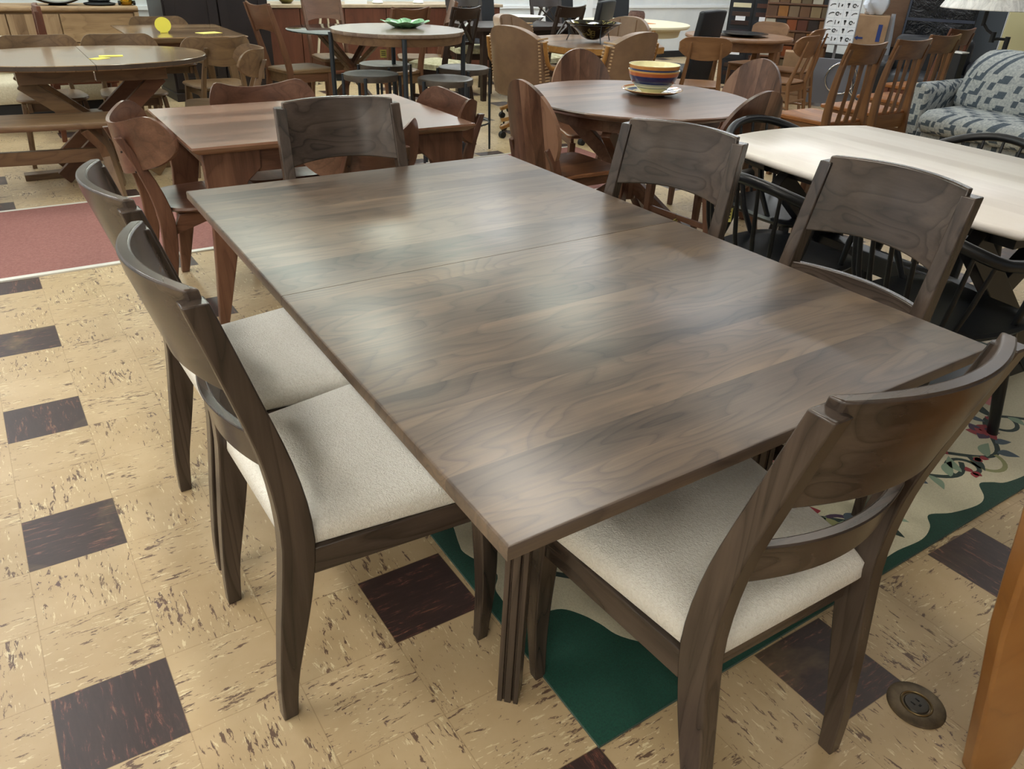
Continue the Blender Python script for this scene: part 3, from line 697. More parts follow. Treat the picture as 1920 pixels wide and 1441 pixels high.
sc = make_slat(AMB); used = [False]; GS = 'amber slat back chairs in a row'
for (x, y, rt_, lb) in [(4.62, 2.76, -2, 'amber slat back chair nearest the round walnut table, first of the row'),
                        (5.32, 2.86, -2, 'amber slat back chair second in the row, beside the patterned sofa arm'),
                        (6.05, 3.05, -2, 'amber slat back chair third in the row, its lower half hidden by the patterned sofa')]:
    place(sc, used, (x, y, 0), rt_, lb, GS)
REDW = woodset('reddish_brown_wood', '#3a1d12', '#5c3322', '#7a4a32', rough=.4, ring=7, fine=.15, contrast=.6)
ds = make_slat(REDW, 'dark_slat_chair'); ds.location = (6.95, 3.42, 0); tag(ds, 'dark reddish slat back chair behind the amber row, last before the floor lamp', 'chair')
t = thing('side_table', 'low reddish wooden table top just behind the far edge of the white topped table', 'table', (3.55, 2.28, 0))
b = MB(); b.puff(lambda i: rpoly([(-.28 + i, -.28 + i), (.28 - i, -.28 + i), (.28 - i, .28 - i), (-.28 + i, .28 - i)], .1, 5), [(.01, .40), (0, .405), (0, .425), (.01, .43)]); obj('tabletop', b, WAL['x'], t)
leg4(t, WAL, -.2, .2, -.2, .2, .40, .03, .04)

# chair at the lower right corner, very near
t = thing('dining_chair', 'honey coloured wooden chair cut off by the right edge, only its sweeping post visible', 'chair', (0, 0, 0))
HON = woodset('honey_wood', '#7a4c22', '#a06c34', '#b88549', rough=.35, ring=6, fine=.15, contrast=.6)
PE = [(.905, -.348, 0), (.862, -.351, .08), (.70, -.358, .40), (.585, -.366, .60), (.525, -.372, .72), (.462, -.380, .84), (.415, -.385, .93), (.38, -.388, 1.0)]
RTV = Vector((.832, -.555, 0)); FWV = Vector((.555, .832, 0))
def post(off):
    b = MB(); R = []
    for k, e in enumerate(PE):
        e = Vector(e) + Vector(off); w = (.075, .085, .105, .11, .10, .09, .08, .07)[k]
        R.append([e, e + RTV * w, e + RTV * w + FWV * .034, e + FWV * .034])
    b.loft(R); obj('rear_post', b, HON['z'], t, bev=.005)
post((0, 0, 0)); post((.22, -.34, 0))
b = MB(); b.bar((.60, -.50, .93), (.72, -.70, .93), .03, .10); obj('crest_rail', b, HON['x'], t, bev=.003)
b = MB(); b.prism([(.80, -.42), (1.28, -.36), (1.34, -.80), (.98, -.80)], .42, .45); obj('seat', b, HON['y'], t, bev=.006)
for x, y in ((1.25, -.40), (1.30, -.76)):
    b = MB(); b.bar((x, y, 0), (x, y, .42), .035, .035, .045, .045); obj('front_leg', b, HON['z'], t, bev=.003)

# ------------------------------------------------------------------ counter table with stools
t = thing('counter_table', 'round counter height table on dark metal tube legs with a green dish on top', 'table', (2.13, 4.86, 0))
b = MB(); b.lathe([(.44, .885), (.478, .888), (.480, .905), (.478, .912), (.45, .914)], 64); obj('tabletop', b, wood('counter_top', '#5d4a40', '#83705f', '#9c897a', ax='x', plank=('y', .12), rough=.25, coat=.3, contrast=.6), t, smooth=25)
b = MB(); b.lathe([(.462, .835), (.468, .886)], 64); obj('apron', b, BRN['x'], t, smooth=25)
for a in (250, 340, 70, 160):
    c, s_ = math.cos(rad(a)), math.sin(rad(a)); b = MB(); b.tube([(c * .478, s_ * .478, 0), (c * .478, s_ * .478, .885)], .017, 12); obj('leg', b, M_METAL, t, smooth=50)
def make_stool():
    r = thing('counter_stool', 'x', 'stool')
    b = MB(); b.lathe([(.17, .585), (.195, .59), (.198, .612), (.196, .628), (.188, .631), (.15, .625), (.08, .615), (.01, .612)], 44); obj('seat', b, M_STOOL, r, smooth=50)
    for k in range(4):
        a = rad(45 + 90 * k); c, s_ = math.cos(a), math.sin(a); b = MB(); b.tube([(c * .215, s_ * .215, 0), (c * .205, s_ * .205, .622)], [.009, .012], 10); obj('leg', b, M_METAL, r, smooth=50)
    b = MB(); b.tube([(.205 * math.cos(2 * PI * k / 28), .205 * math.sin(2 * PI * k / 28), .22) for k in range(28)], .007, 6, close=True); obj('footrest_ring', b, M_METAL, r, smooth=50)
    return r
sl = make_stool(); used = [False]; GL = 'dark round counter stools under the counter table'
for (x, y, rt_, lb) in [(1.88, 4.80, 10, 'dark round counter stool nearest on the left under the counter table'),
                        (2.20, 5.28, 30, 'dark round counter stool at the back left under the counter table, below the yellow tag'),
                        (2.28, 4.42, 60, 'dark round counter stool nearest on the right under the counter table'),
                        (2.70, 4.90, 25, 'dark round counter stool at the right of the counter table, one thin leg standing free')]:
    place(sl, used, (x, y, 0), rt_, lb, GL)
# scalloped green dish
t = thing('green_dish', 'green leaf shaped ceramic dish with sections on the counter table', 'dish', (2.22, 4.92, .914), 20)
b = MB(); R = []
for r_, z in ((.06, 0), (.085, .004), (.13, .024), (.175, .042), (.170, .046), (.12, .030), (.07, .014), (.005, .012)):
    R.append([(r_ * (1 + .09 * (r_ / .175) ** 2 * math.cos(8 * a)) * math.cos(a), r_ * (1 + .09 * (r_ / .175) ** 2 * math.cos(8 * a)) * math.sin(a) * .9, z + .006 * (r_ / .175) * math.sin(8 * a + 1)) for a in [2 * PI * k / 96 for k in range(96)]])
b.loft(R); obj('dish', b, var('green_glaze', '#4f8f5c', '#9cc9a0', 14, .2), t, smooth=50)
b = MB()
for k in range(6):
    a = rad(60 * k); b.tube([(.05 * math.cos(a), .05 * math.sin(a), .022), (.10 * math.cos(a), .095 * math.sin(a), .036), (.15 * math.cos(a), .14 * math.sin(a), .046)], .005, 6)
obj('dish_divider', b, bpy.data.materials['green_glaze'], t)

# ------------------------------------------------------------------ glass table and brown chairs
t = thing('glass_table', 'round dark glass topped table on slanted wooden legs behind the counter table', 'table', (2.50, 6.72, 0))
gls = NT('smoked_glass'); gls.set(color=hx('#3a4042'), rough=.05, tr=.55)
b = MB(); b.lathe([(.575, .738), (.58, .741), (.58, .748), (.575, .750)], 64); obj('glass_top', b, gls.m, t)
for k in range(4):
    a = rad(90 * k + 35); c, s_ = math.cos(a), math.sin(a); b = MB(); b.bar((c * .40, s_ * .40, .737), (-c * .05 - s_ * .03, -s_ * .05 + c * .03, .36), .05, .035); b.bar((c * .05 - s_ * .03, s_ * .05 + c * .03, .42), (-c * .36, -s_ * .36, 0), .055, .035); obj('slanted_leg', b, BRN['x'] if k % 2 else WAL['x'], t, bev=.003)
def make_arch(M):
    r = thing('panel_back_chair', 'x', 'chair')
    Y = [(0, -.05), (.42, .03), (.62, -.01), (1.0, -.12)]
    us = [-1 + 2 * k / 16 for k in range(17)]
    b = MB(); b.panel(us, lambda u: u * .20, lambda u: .965 + .022 * u * u, lambda u: .745 + .03 * (1 - u * u), lambda x, z: interp(z, Y) - .035 * (1 - (x / .2) ** 2) + .012, .02, 4); obj('crest_panel', b, M['x'], r, bev=.003)
    for s in (-1, 1):
        b = MB(); R = []
        for z in lin(0, .975, 12):
            y = interp(z, Y); d = interp(z, [(0, .03), (.42, .055), (1, .03)]); w = .03; x = s * interp(z, [(0, .19), (.42, .19), (1.0, .195)])
            R.append([(x - w / 2, y - d / 2, z), (x + w / 2, y - d / 2, z), (x + w / 2, y + d / 2, z), (x - w / 2, y + d / 2, z)])
        b.loft(R); obj('rear_leg', b, M['z'], r, bev=.003)
        b = MB(); b.bar((s * .20, .43, 0), (s * .19, .42, .42), .03, .03, .045, .045); obj('front_leg', b, M['z'], r, bev=.003)
        b = MB(); b.bar((s * .185, .03, .385), (s * .19, .42, .385), .02, .07); obj('side_rail', b, M['y'], r)
    b = MB(); b.puff(lambda i: rpoly(inset_poly([(-.20, .0), (.20, .0), (.23, .48), (-.23, .48)], i), .08, 5), [(.01, .42), (0, .43), (0, .450), (.01, .456), (.1, .452)]); b.box(-.18, .18, .40, .42, .34, .42); b.box(-.18, .18, .03, .05, .34, .42); obj('seat', b, BRN['y'] if M is not REDW else M['y'], r, smooth=40); return r
ac = make_arch(MUT); used = [False]; GM = 'brown panel back chairs around the glass table'
for (x, y, rt_, lb) in [(1.72, 6.56, -78, 'dark brown panel back chair at the left of the glass table, against the reddish cabinets'),
                        (2.58, 7.55, 180, 'brown panel back chair facing the camera behind the glass table'),
                        (2.74, 6.04, 12, 'dark brown panel back chair with a dipped top edge behind the green dish'),
                        (3.62, 6.95, 68, 'light brown panel back chair turned sideways right of the green dish')]:
    place(ac, used, (x, y, 0), rt_, lb, GM)

# ------------------------------------------------------------------ black x-back chairs, parsons chairs, black table, second white table
def make_xback(M):
    r = thing('cross_back_chair', 'x', 'chair')
    Y = [(0, -.05), (.42, .03), (.62, -.005), (1.0, -.11)]
    us = [-1 + 2 * k / 14 for k in range(15)]
    b = MB(); b.panel(us, lambda u: u * .215, lambda u: .965 + .018 * u * u, lambda u: .865 + .012 * u * u, lambda x, z: interp(z, Y) - .035 * (1 - (x / .215) ** 2) + .01, .022, 3); obj('crest_rail', b, M['x'], r, bev=.004)
    f = lambda x, z: (x, interp(z, Y) - .012, z)
    for s in (-1, 1):
        b = MB(); b.path([f(s * .17, .66), f(s * .03, .77), f(-s * .09, .875)], .032, .013); obj('cross_slat', b, M['x'], r)
        b = MB(); b.path([f(s * .17, .66), f(s * .10, .76), f(s * .04, .875)], .028, .012); obj('brace_slat', b, M['x'], r)
        b = MB(); R = []
        for z in lin(0, .955, 12):
            y = interp(z, Y); d = interp(z, [(0, .032), (.42, .052), (1, .03)]); w = .032; x = s * .188
            R.append([(x - w / 2, y - d / 2, z), (x + w / 2, y - d / 2, z), (x + w / 2, y + d / 2, z), (x - w / 2, y + d / 2, z)])
        b.loft(R); obj('rear_leg', b, M['z'], r, bev=.003)
        b = MB(); b.bar((s * .19, .42, 0), (s * .19, .42, .44), .03, .03, .045, .045); obj('front_leg', b, M['z'], r, bev=.003)
        b = MB(); b.bar((s * .185, .03, .40), (s * .19, .42, .40), .02, .06); b.bar((s * .185, -.02, .18), (s * .19, .42, .18), .02, .03); obj('side_rail', b, M['y'], r)
    obj('cross_rail', MB().box(-.17, .17, -.01, .01, .64, .67), M['x'], r); obj('cross_rail', MB().box(-.18, .18, .40, .42, .36, .44), M['x'], r)
    b = MB(); b.puff(lambda i: rpoly(inset_poly([(-.20, .02), (.20, .02), (.22, .47), (-.22, .47)], i), .06, 5), [(.0, .43), (-.004, .45), (.004, .475), (.04, .492), (.1, .498)]); obj('seat_cushion', b, var('patterned_cushion', '#c9c2a4', '#8d8666', 26, .9), r, smooth=60); return r
xc = make_xback(DRK); used = [False]; GX = 'dark cross back chairs'
for (x, y, rt_, lb) in [(3.35, 6.15, 24, 'black cross back chair with a patterned cushion, just right of the light brown panel chair'),
                        (4.30, 7.70, 165, 'dark brown cross back chair facing the camera, behind the tan chairs at the left'),
                        (4.66, 6.28, 12, 'dark brown cross back chair seen from behind above the octagonal table'),
                        (5.40, 7.62, 172, 'brown cross back chair facing the camera, tucked behind the one above the octagonal table')]:
    place(xc, used, (x, y, 0), rt_, lb, GX)
def make_parsons():
    r = thing('parsons_chair', 'x', 'chair')
    us = [-1 + 2 * k / 8 for k in range(9)]
    b = MB(); b.panel(us, lambda u: u * .22, lambda u: 1.01 - .01 * u * u, lambda u: .30, lambda x, z: -.01 - .15 * (z - .45) + .02 * (x / .22) ** 2, .065, 6); obj('upholstered_back', b, M_BLKLE, r, bev=.018, seg=3)
    b = MB(); b.puff(lambda i: rpoly(inset_poly([(-.225, .0), (.225, .0), (.235, .48), (-.235, .48)], i), .04, 5), [(.01, .33), (0, .35), (0, .455), (.01, .475), (.05, .485), (.12, .487)]); obj('seat_cushion', b, M_BLKLE, r, smooth=50)
    for s in (-1, 1):
        for y, yy in ((.02, -.05), (.44, .45)):
            b = MB(); b.bar((s * .20, yy, 0), (s * .20, y, .34), .025, .025, .04, .04); obj('leg', b, DRK['z'], r)
    return r
pc = make_parsons(); used = [False]; GP = 'black leather high back chairs'
for (x, y, rt_, lb) in [(5.38, 6.60, 30, 'black leather high back chair seen from behind between the tan chairs'),
                        (6.75, 8.0, 165, 'black leather high back chair at the far left of the white pedestal table'),
                        (5.50, 5.12, 15, 'black leather high back chair just left of the leftmost cherry chair'),
                        (4.85, 8.30, 180, 'black leather high back chair standing by the wall behind the white bowl'),
                        (5.95, 8.10, 185, 'black leather high back chair by the wall, right of the white bowl')]:
    place(pc, used, (x, y, 0), rt_, lb, GP)
t = thing('black_table', 'long black wooden table holding the white bowl, behind the tan chairs', 'table', (4.56, 7.12, 0), 0)
b = MB(); b.box(-.62, .62, -.38, .38, .70, .74); obj('tabletop', b, DRK['x'], t, bev=.004); b = MB(); b.box(-.54, .54, -.30, .30, .62, .70); obj('apron', b, DRK['x'], t)
leg4(t, DRK, -.52, .52, -.28, .28, .70, .05, .07)
solo('bowl', MB().lathe([(.05, 0), (.10, .03), (.17, .075), (.215, .085), (.22, .09), (.17, .092), (.09, .045), (.01, .03)], 44), M_WHITE, 'wide white bowl with a flared rim on the long black table', 'bowl', (4.62, 6.95, .7402), smooth=50)
t = thing('white_pedestal_table', 'cream white round table with a brown basket, behind the right tan chairs', 'table', (6.14, 6.95, 0))
M_CRM = plain('cream_paint', '#e9e0bf', .35)
b = MB(); b.lathe([(.62, .70), (.68, .708), (.70, .725), (.70, .745), (.69, .75), (.6, .75)], 64); obj('tabletop', b, M_CRM, t, smooth=30)
b = MB(); b.lathe([(.58, .62), (.60, .70)], 56); obj('apron', b, M_CRM, t); b = MB(); b.lathe([(.22, 0), (.22, .05), (.08, .12), (.06, .35), (.10, .55), (.2, .62)], 28); obj('pedestal', b, M_MBLK, t, smooth=40)
solo('placemat', MB().box(-.17, .17, -.12, .12, 0, .004), plain('orange_mat', '#d98f58', .8), 'orange placemat under the brown basket', 'placemat', (6.12, 6.78, .7502), 10)
solo('basket', MB().lathe([(.05, 0), (.085, .02), (.10, .06), (.095, .10), (.08, .125), (.075, .125), (.088, .10), (.09, .06), (.07, .02), (.01, .012)], 30), var('dark_wicker', '#3c2a24', '#6d5046', 60, .8, bump=.4), 'small round brown basket on the cream white table', 'basket', (6.10, 6.81, .7545), smooth=50)

# ------------------------------------------------------------------ patterned sofa
def sofafab():
    t = NT('block_pattern_fabric'); v = t.mapping(t.coord(), (1, 1, 1)); sep = t.n('ShaderNodeSeparateXYZ'); t.l(v, sep.inputs[0])
    a = t.math('MULTIPLY', t.math('ADD', sep.outputs[0], t.math('MULTIPLY', sep.outputs[2], .25)), 25); q = t.math('MULTIPLY', t.math('ADD', t.math('ADD', sep.outputs[1], sep.outputs[2]), t.math('MULTIPLY', sep.outputs[0], .5)), 25)
    a = t.math('MULTIPLY', t.math('ADD', sep.outputs[1], t.math('MULTIPLY', sep.outputs[0], .8)), 25); q = t.math('MULTIPLY', t.math('SUBTRACT', sep.outputs[2], t.math('MULTIPLY', sep.outputs[0], .8)), 25)
    fa, fq = t.math('FLOOR', a), t.math('FLOOR', q)
    # stepped blocks: dark cells where (i + 2j) mod 5 in {0,1 partly}
    k = t.math('FLOORED_MODULO', t.math('ADD', fa, t.math('MULTIPLY', fq, 2)), 5)
    d1 = t.math('MAXIMUM', t.math('LESS_THAN', k, .5), t.math('MULTIPLY', t.math('LESS_THAN', t.math('ABSOLUTE', t.math('SUBTRACT', k, 1)), .5), t.math('MULTIPLY', t.math('LESS_THAN', t.math('FRACT', q), .5), t.math('LESS_THAN', t.math('FLOORED_MODULO', fq, 2), .5))))
    k2 = t.math('FLOORED_MODULO', t.math('ADD', fa, t.math('MULTIPLY', fq, 3)), 7); d2 = t.math('MULTIPLY', t.math('LESS_THAN', k2, .5), t.math('LESS_THAN', t.math('FRACT', a), .6))
    dark = t.math('MAXIMUM', d1, d2)
    n = t.noise(t.coord(), 160, 2, .7); n2 = t.noise(t.coord(), 60, 3, .6)
    base = t.ramp(n2, [(.3, hx('#858b8d')), (.7, hx('#b4b6b2'))]); dk = t.ramp(n, [(.3, hx('#39434d')), (.7, hx('#56616a'))])
    t.set(color=t.mix(dark, base, dk), rough=.9); t.bump(n, .3, .003); return t.m
M_SOFA = sofafab()
t = thing('sofa', 'grey and slate block patterned sofa at the right edge of the picture', 'sofa', (5.60, 1.84, 0), 0)  # faces -x, length along y
b = MB(); b.box(.06, .86, -1.0, 1.0, .08, .32); obj('base', b, M_SOFA, t, bev=.02)
for yy in (-.49, .49):
    y0, y1 = yy - .48, yy + .48
    b = MB(); ys = lin(y0, y1, 18); R = []
    for y in ys:
        e = min(1, (min(y - y0, y1 - y) / .10)); e = math.sqrt(max(0, 1 - (1 - e) ** 2)) * .25 + .75
        prof = [(-.02, .30), (-.06, .36), (-.04, .43), (.04, .47), (.40, .475), (.60, .46), (.60, .30)]
        R.append([(.25 + (x - .25) * (e * .5 + .5), y, .38 + (z - .38) * e) for x, z in prof])
    b.loft(R); obj('seat_cushion', b, M_SOFA, t, bev=.03, seg=3, smooth=60)
    b = MB(); R = []
    for y in lin(y0, y1, 24):
        e = min(1, (min(y - y0, y1 - y) / .16)); e = math.sqrt(max(0, 1 - (1 - e) ** 2)) * .22 + .78
        n_ = 22; R.append([(.60 + .17 * math.copysign(abs(math.cos(a)) ** .8, math.cos(a)) * e + .10 * math.sin(a), y, .650 + .235 * e * math.copysign(abs(math.sin(a)) ** .75, math.sin(a))) for a in [2 * PI * k / n_ for k in range(n_)]])
    b.loft(R); q = obj('back_cushion', b, M_SOFA, t, smooth=60)
    b = MB(); b.tube([(.60 + .172 * math.copysign(abs(math.cos(a)) ** .8, math.cos(a)) * .93 + .10 * math.sin(a), y1 - .10, .650 + .238 * .93 * math.copysign(abs(math.sin(a)) ** .75, math.sin(a))) for a in [2 * PI * k / 40 for k in range(40)]], .007, 6, close=True); obj('piping', b, plain('slate_piping' if yy < 0 else 'slate_piping_two', '#4b5259', .8), q)
b = MB(); b.box(.70, .90, -1.02, 1.02, .1, .84); obj('back_frame', b, M_SOFA, t, bev=.05, seg=4)
for s in (-1, 1):
    b = MB(); P = []
    for a in lin(0, 2 * PI, 21)[:-1]: P.append((s * 1.09 + .085 * math.cos(a), .545 + .085 * math.sin(a)))
    arm = [(s * 1.02, .08), (s * 1.16, .08), (s * 1.17, .50)] + [(s * 1.09 + s * .088 * math.cos(a), .55 + .088 * math.sin(a)) for a in lin(0, PI, 10)] + [(s * 1.01, .48)]
    b.prism_axis(arm, .10, .82, 'x'); obj('arm', b, M_SOFA, t, bev=.02, seg=3, smooth=60)
for x in (.12, .80):
    for y in (-1.0, 1.0):
        b = MB(); b.bar((x, y, 0), (x, y, .09), .04, .04, .05, .05); obj('foot', b, DRK['z'], t)

# beige loveseat behind oval table
M_BEI = var('beige_fabric', '#b8ad93', '#cfc6ae', 90, .9, bump=.15)
t = thing('upholstered_bench', 'long beige upholstered settee standing in shade behind the oval table chairs', 'settee', (-.55, 7.25, 0))
b = MB(); b.puff(lambda i: rpoly([(-1.05 + i, -.32 + i), (1.0 - i, -.32 + i), (1.0 - i, .32 - i), (-1.05 + i, .32 - i)], .06, 5), [(.01, .22), (0, .24), (0, .34), (.01, .37), (.04, .385)]); obj('seat_cushion', b, M_BEI, t, smooth=60)
b = MB(); b.puff(lambda i: rpoly([(-1.05 + i, .20 + i), (.35 - i, .20 + i), (.35 - i, .38 - i), (-1.05 + i, .38 - i)], .05, 5), [(.02, .37), (0, .40), (0, .62), (.02, .66), (.05, .67)]); obj('back_cushion', b, M_BEI, t, smooth=60)
b = MB(); b.box(-1.02, .97, -.29, .29, .05, .22); obj('base', b, M_MBLK, t, bev=.01)
for x in (-.98, .93):
    for y in (-.26, .26):
        b = MB(); b.bar((x, y, 0), (x, y, .06), .04, .04); obj('foot', b, DRK['z'], t)
solo('red_card', MB().box(-.07, .07, -.05, .05, 0, .004), plain('red_card_stock', '#c73b36', .6), 'small red card lying on the beige settee under the oval table', 'card', (.33, 7.16, .386))

# dark red tall chair by the sideboard
t = thing('slat_back_chair', 'dark red-brown tall chair seen edge-on in front of the sideboard', 'chair', (-.04, 6.62, 0), -91)
for s in (-1, 1):
    b = MB(); b.path([(s * .19, -.02, 0), (s * .19, .02, .42), (s * .19, .01, .75), (s * .19, .01, .93)], .035, [.035, .05, .04, .03], ax=(1, 0, 0)); obj('rear_leg', b, REDW['z'], t, bev=.003)
    b = MB(); b.bar((s * .19, .42, 0), (s * .19, .42, .42), .04, .04); obj('front_leg', b, REDW['z'], t)
b = MB(); b.panel([-1 + k / 5 for k in range(11)], lambda u: u * .205, lambda u: .965, lambda u: .72, lambda x, z: .01 - .02 * (1 - (x / .205) ** 2) + .02, .03, 3); obj('crest_panel', b, REDW['x'], t, bev=.004)
b = MB(); b.box(-.21, .21, .0, .46, .42, .45); b.box(-.19, .19, .02, .04, .34, .42); b.box(-.19, .19, .42, .44, .34, .42); obj('seat', b, REDW['y'], t, bev=.006)
# ------------------------------------------------------------------ sideboard, wardrobe, reddish cabinets
t = thing('sideboard', 'long light brown wooden sideboard against the back wall at the upper left', 'sideboard', (-.50, 8.05, 0))
b = MB()
pr = [(-.01, .815), (-.03, .828), (-.032, .845), (-.02, .858), (.0, .862), (.46, .862), (.46, .812), (0, .812)]
b.prism_axis(pr, -1.0, 1.40, 'x'); obj('worktop', b, M_SIDE, t, smooth=50)
b = MB(); b.box(-.97, 1.37, .02, .45, .10, .812); obj('body', b, M_SIDE, t, bev=.004)
b = MB(); b.box(1.36, 1.40, -.02, .45, .0, .812); b.box(-1.0, -.96, -.02, .45, 0, .812); obj('end_panel', b, M_SIDEV, t, bev=.004)
for k, (x0, x1) in enumerate(((-.94, -.53), (-.52, -.12), (-.11, .30), (.31, .72), (.73, 1.35))):
    b = MB()
    if k == 4: b.box(x0, x1, -.004, .02, .56, .80); obj('drawer', b, M_SIDE, t, bev=.003); b = MB(); b.box(x0, x1, -.004, .02, .12, .55); obj('door', b, M_SIDE, t, bev=.003)
    else:
        b.box(x0, x1, -.004, .02, .12, .80); q = obj('door', b, M_SIDEV, t, bev=.003)
# decor on the sideboard
t = thing('centrepiece', 'black curved boat shaped bowl on a small foot, on the sideboard', 'bowl', (.25, 8.20, .862))
b = MB(); R = []
for u in lin(-1, 1, 25):
    w = .10 * math.sqrt(max(.02, 1 - u * u * .9)); z = .025 + .085 * u * u
    R.append([(u * .26, w * math.cos(a), z + (.022 * math.sin(a) if math.sin(a) < 0 else -.004 * math.sin(a))) for a in [2 * PI * k / 16 for k in range(16)]])
b.loft(R); obj('bowl', b, M_BLACK, t, smooth=50); b = MB(); b.lathe([(.09, 0), (.085, .006), (.05, .012), (.04, .02)], 24); obj('foot', b, M_BLACK, t)
b = MB(); R = []
for u in lin(-.9, .9, 21):
    w = .075 * math.sqrt(max(.02, 1 - u * u)); R.append([(u * .25, w * math.cos(a), .032 + .085 * u * u + .003 * math.sin(a)) for a in [2 * PI * k / 12 for k in range(12)]])
b.loft(R); obj('silver_lining', b, plain('silver_leaf', '#a9a79c', .3, .5), t, smooth=50)
solo('stacked_dish', MB().lathe([(.12, 0), (.14, .012), (.135, .02), (.10, .026), (.085, .034), (.105, .045), (.095, .055), (.075, .062), (.09, .075), (.085, .09), (.06, .10), (.05, .20), (.01, .2)], 36), M_MBLK, 'dark grey tiered round vase standing on the sideboard', 'vase', (.60, 8.20, .862), smooth=40)
t = thing('gold_figure', 'shiny gold ornament on the sideboard, cut off by the top of the picture', 'ornament', (.83, 8.18, .862))
b = MB(); b.lathe([(.035, .0), (.05, .01), (.06, .03), (.045, .05), (.07, .08), (.05, .12), (.02, .15)], 20, sx=1.1); obj('body', b, M_GOLD, t, smooth=50)
b = MB()
for s in (-1, 1): b.tube([(s * .055, -.03, .022), (s * .075, -.03, .022)], .02, 12)
obj('base_knob', b, M_MBLK, t)

M_WARD = var('dark_plum_paint', '#211b1d', '#2a2325', 5, .4)
t = thing('wardrobe', 'tall dark plum wardrobe with two doors at the back of the showroom', 'wardrobe', (1.62, 7.98, 0), 4)
b = MB(); b.box(-.52, .52, 0, .55, .08, 2.0); obj('body', b, M_WARD, t, bev=.004)
b = MB(); b.box(-.53, .53, -.02, .56, 0, .08); obj('plinth', b, M_WARD, t, bev=.004)
for s in (-1, 1):
    x0, x1 = sorted((s * .008, s * .50)); b = MB(); b.box(x0, x1, -.022, 0, .12, 1.96); q = obj('door', b, M_WARD, t, bev=.003)
    b = MB()
    b.box(x0, x0 + .09, -.032, -.022, .12, 1.96); b.box(x1 - .09, x1, -.032, -.022, .12, 1.96); b.box(x0 + .09, x1 - .09, -.032, -.022, .12, .22); b.box(x0 + .09, x1 - .09, -.032, -.022, 1.86, 1.96); obj('door_frame', b, M_WARD, q, bev=.002)
b = MB(); b.box(-.03, .02, -.045, -.030, 1.03, 1.055); obj('handle', b, M_GOLD, t, bev=.003)
M_RED = wood('reddish_cabinet', '#3d2116', '#5f3626', '#744632', ax='z', ring=7, rough=.45, contrast=.6)
t = thing('base_cabinet', 'long reddish brown base cabinet with a pale counter along the back wall', 'cabinet', (4.1, 8.72, 0))
b = MB(); b.box(-1.95, 1.3, 0, .55, .08, .80); obj('body', b, M_RED, t, bev=.003)
b = MB(); b.box(-1.98, 1.33, -.03, .56, .80, .835); obj('countertop', b, var('pale_counter', '#a99680', '#bda98f', 12, .4), t, bev=.004)
for k in range(6):
    x0 = -1.93 + k * .535; b = MB(); b.box(x0, x0 + .525, -.018, 0, .10, .79); obj('door', b, M_RED, t, bev=.003)
b = MB(); b.box(-1.93, 1.28, .03, .5, 0, .08); obj('plinth', b, M_MBLK, t)
# small things on that counter
t = thing('brass_vase', 'small dark brass vase with a leaf on the reddish cabinet counter', 'vase', (2.62, 8.9, .835))
b = MB(); b.lathe([(.05, 0), (.09, .04), (.10, .09), (.07, .15), (.03, .18)], 24); obj('body', b, var('dark_brass', '#3c3a22', '#8a8350', 9, .3, metal=.7), t, smooth=50)
b = MB(); b.loft([[(.06, 0, .08), (.10, -.01, .06), (.10, .01, .06)], [(.16, 0, .14), (.16, -.06, .12), (.17, .05, .12)], [(.26, 0, .17), (.26, -.01, .165), (.265, .01, .165)]]); obj('leaf', b, M_MBLK, t)
t = thing('papers_sheet', 'white printed price sheet hanging above the brown panel chair', 'paper', (3.42, 8.78, .8355))
b = MB(); b.box(-.14, .14, -.002, .002, 0, .42); obj('sheet', b, M_PAPER, t); b = MB()
for k in range(12): b.box(-.11, -.11 + .12 + .08 * ((k * 7) % 3) / 2, -.0032, -.002, .05 + k * .03, .056 + k * .03)
obj('printed_line', b, plain('grey_ink', '#8e949e', .8), t)
for x in (3.75, 4.3): 
    solo('white_vase', MB().lathe([(.055, 0), (.07, .01), (.05, .05), (.085, .12), (.08, .2), (.05, .26), (.04, .26)], 28), M_WHITE, 'white vase on the reddish cabinet, ' + ('just right of the hanging sheet' if x < 4 else 'behind the light brown side-turned chair'), 'vase', (x, 8.9, .835), smooth=50)
t = thing('easel', 'thin pale wooden easel leg slanting in front of the reddish cabinet', 'easel', (3.05, 8.45, 0))
b = MB(); b.bar((-.12, 0, 1.15), (.16, 0, 0), .022, .022); obj('leg', b, plain('pale_pine', '#d8cdb4', .6), t)
b = MB(); b.bar((-.12, .03, 1.15), (-.30, .05, 0), .022, .022); obj('leg', b, bpy.data.materials['pale_pine'], t)
b = MB(); b.bar((-.12, .05, 1.15), (0, .22, 0), .018, .018); obj('rear_leg', b, bpy.data.materials['pale_pine'], t)

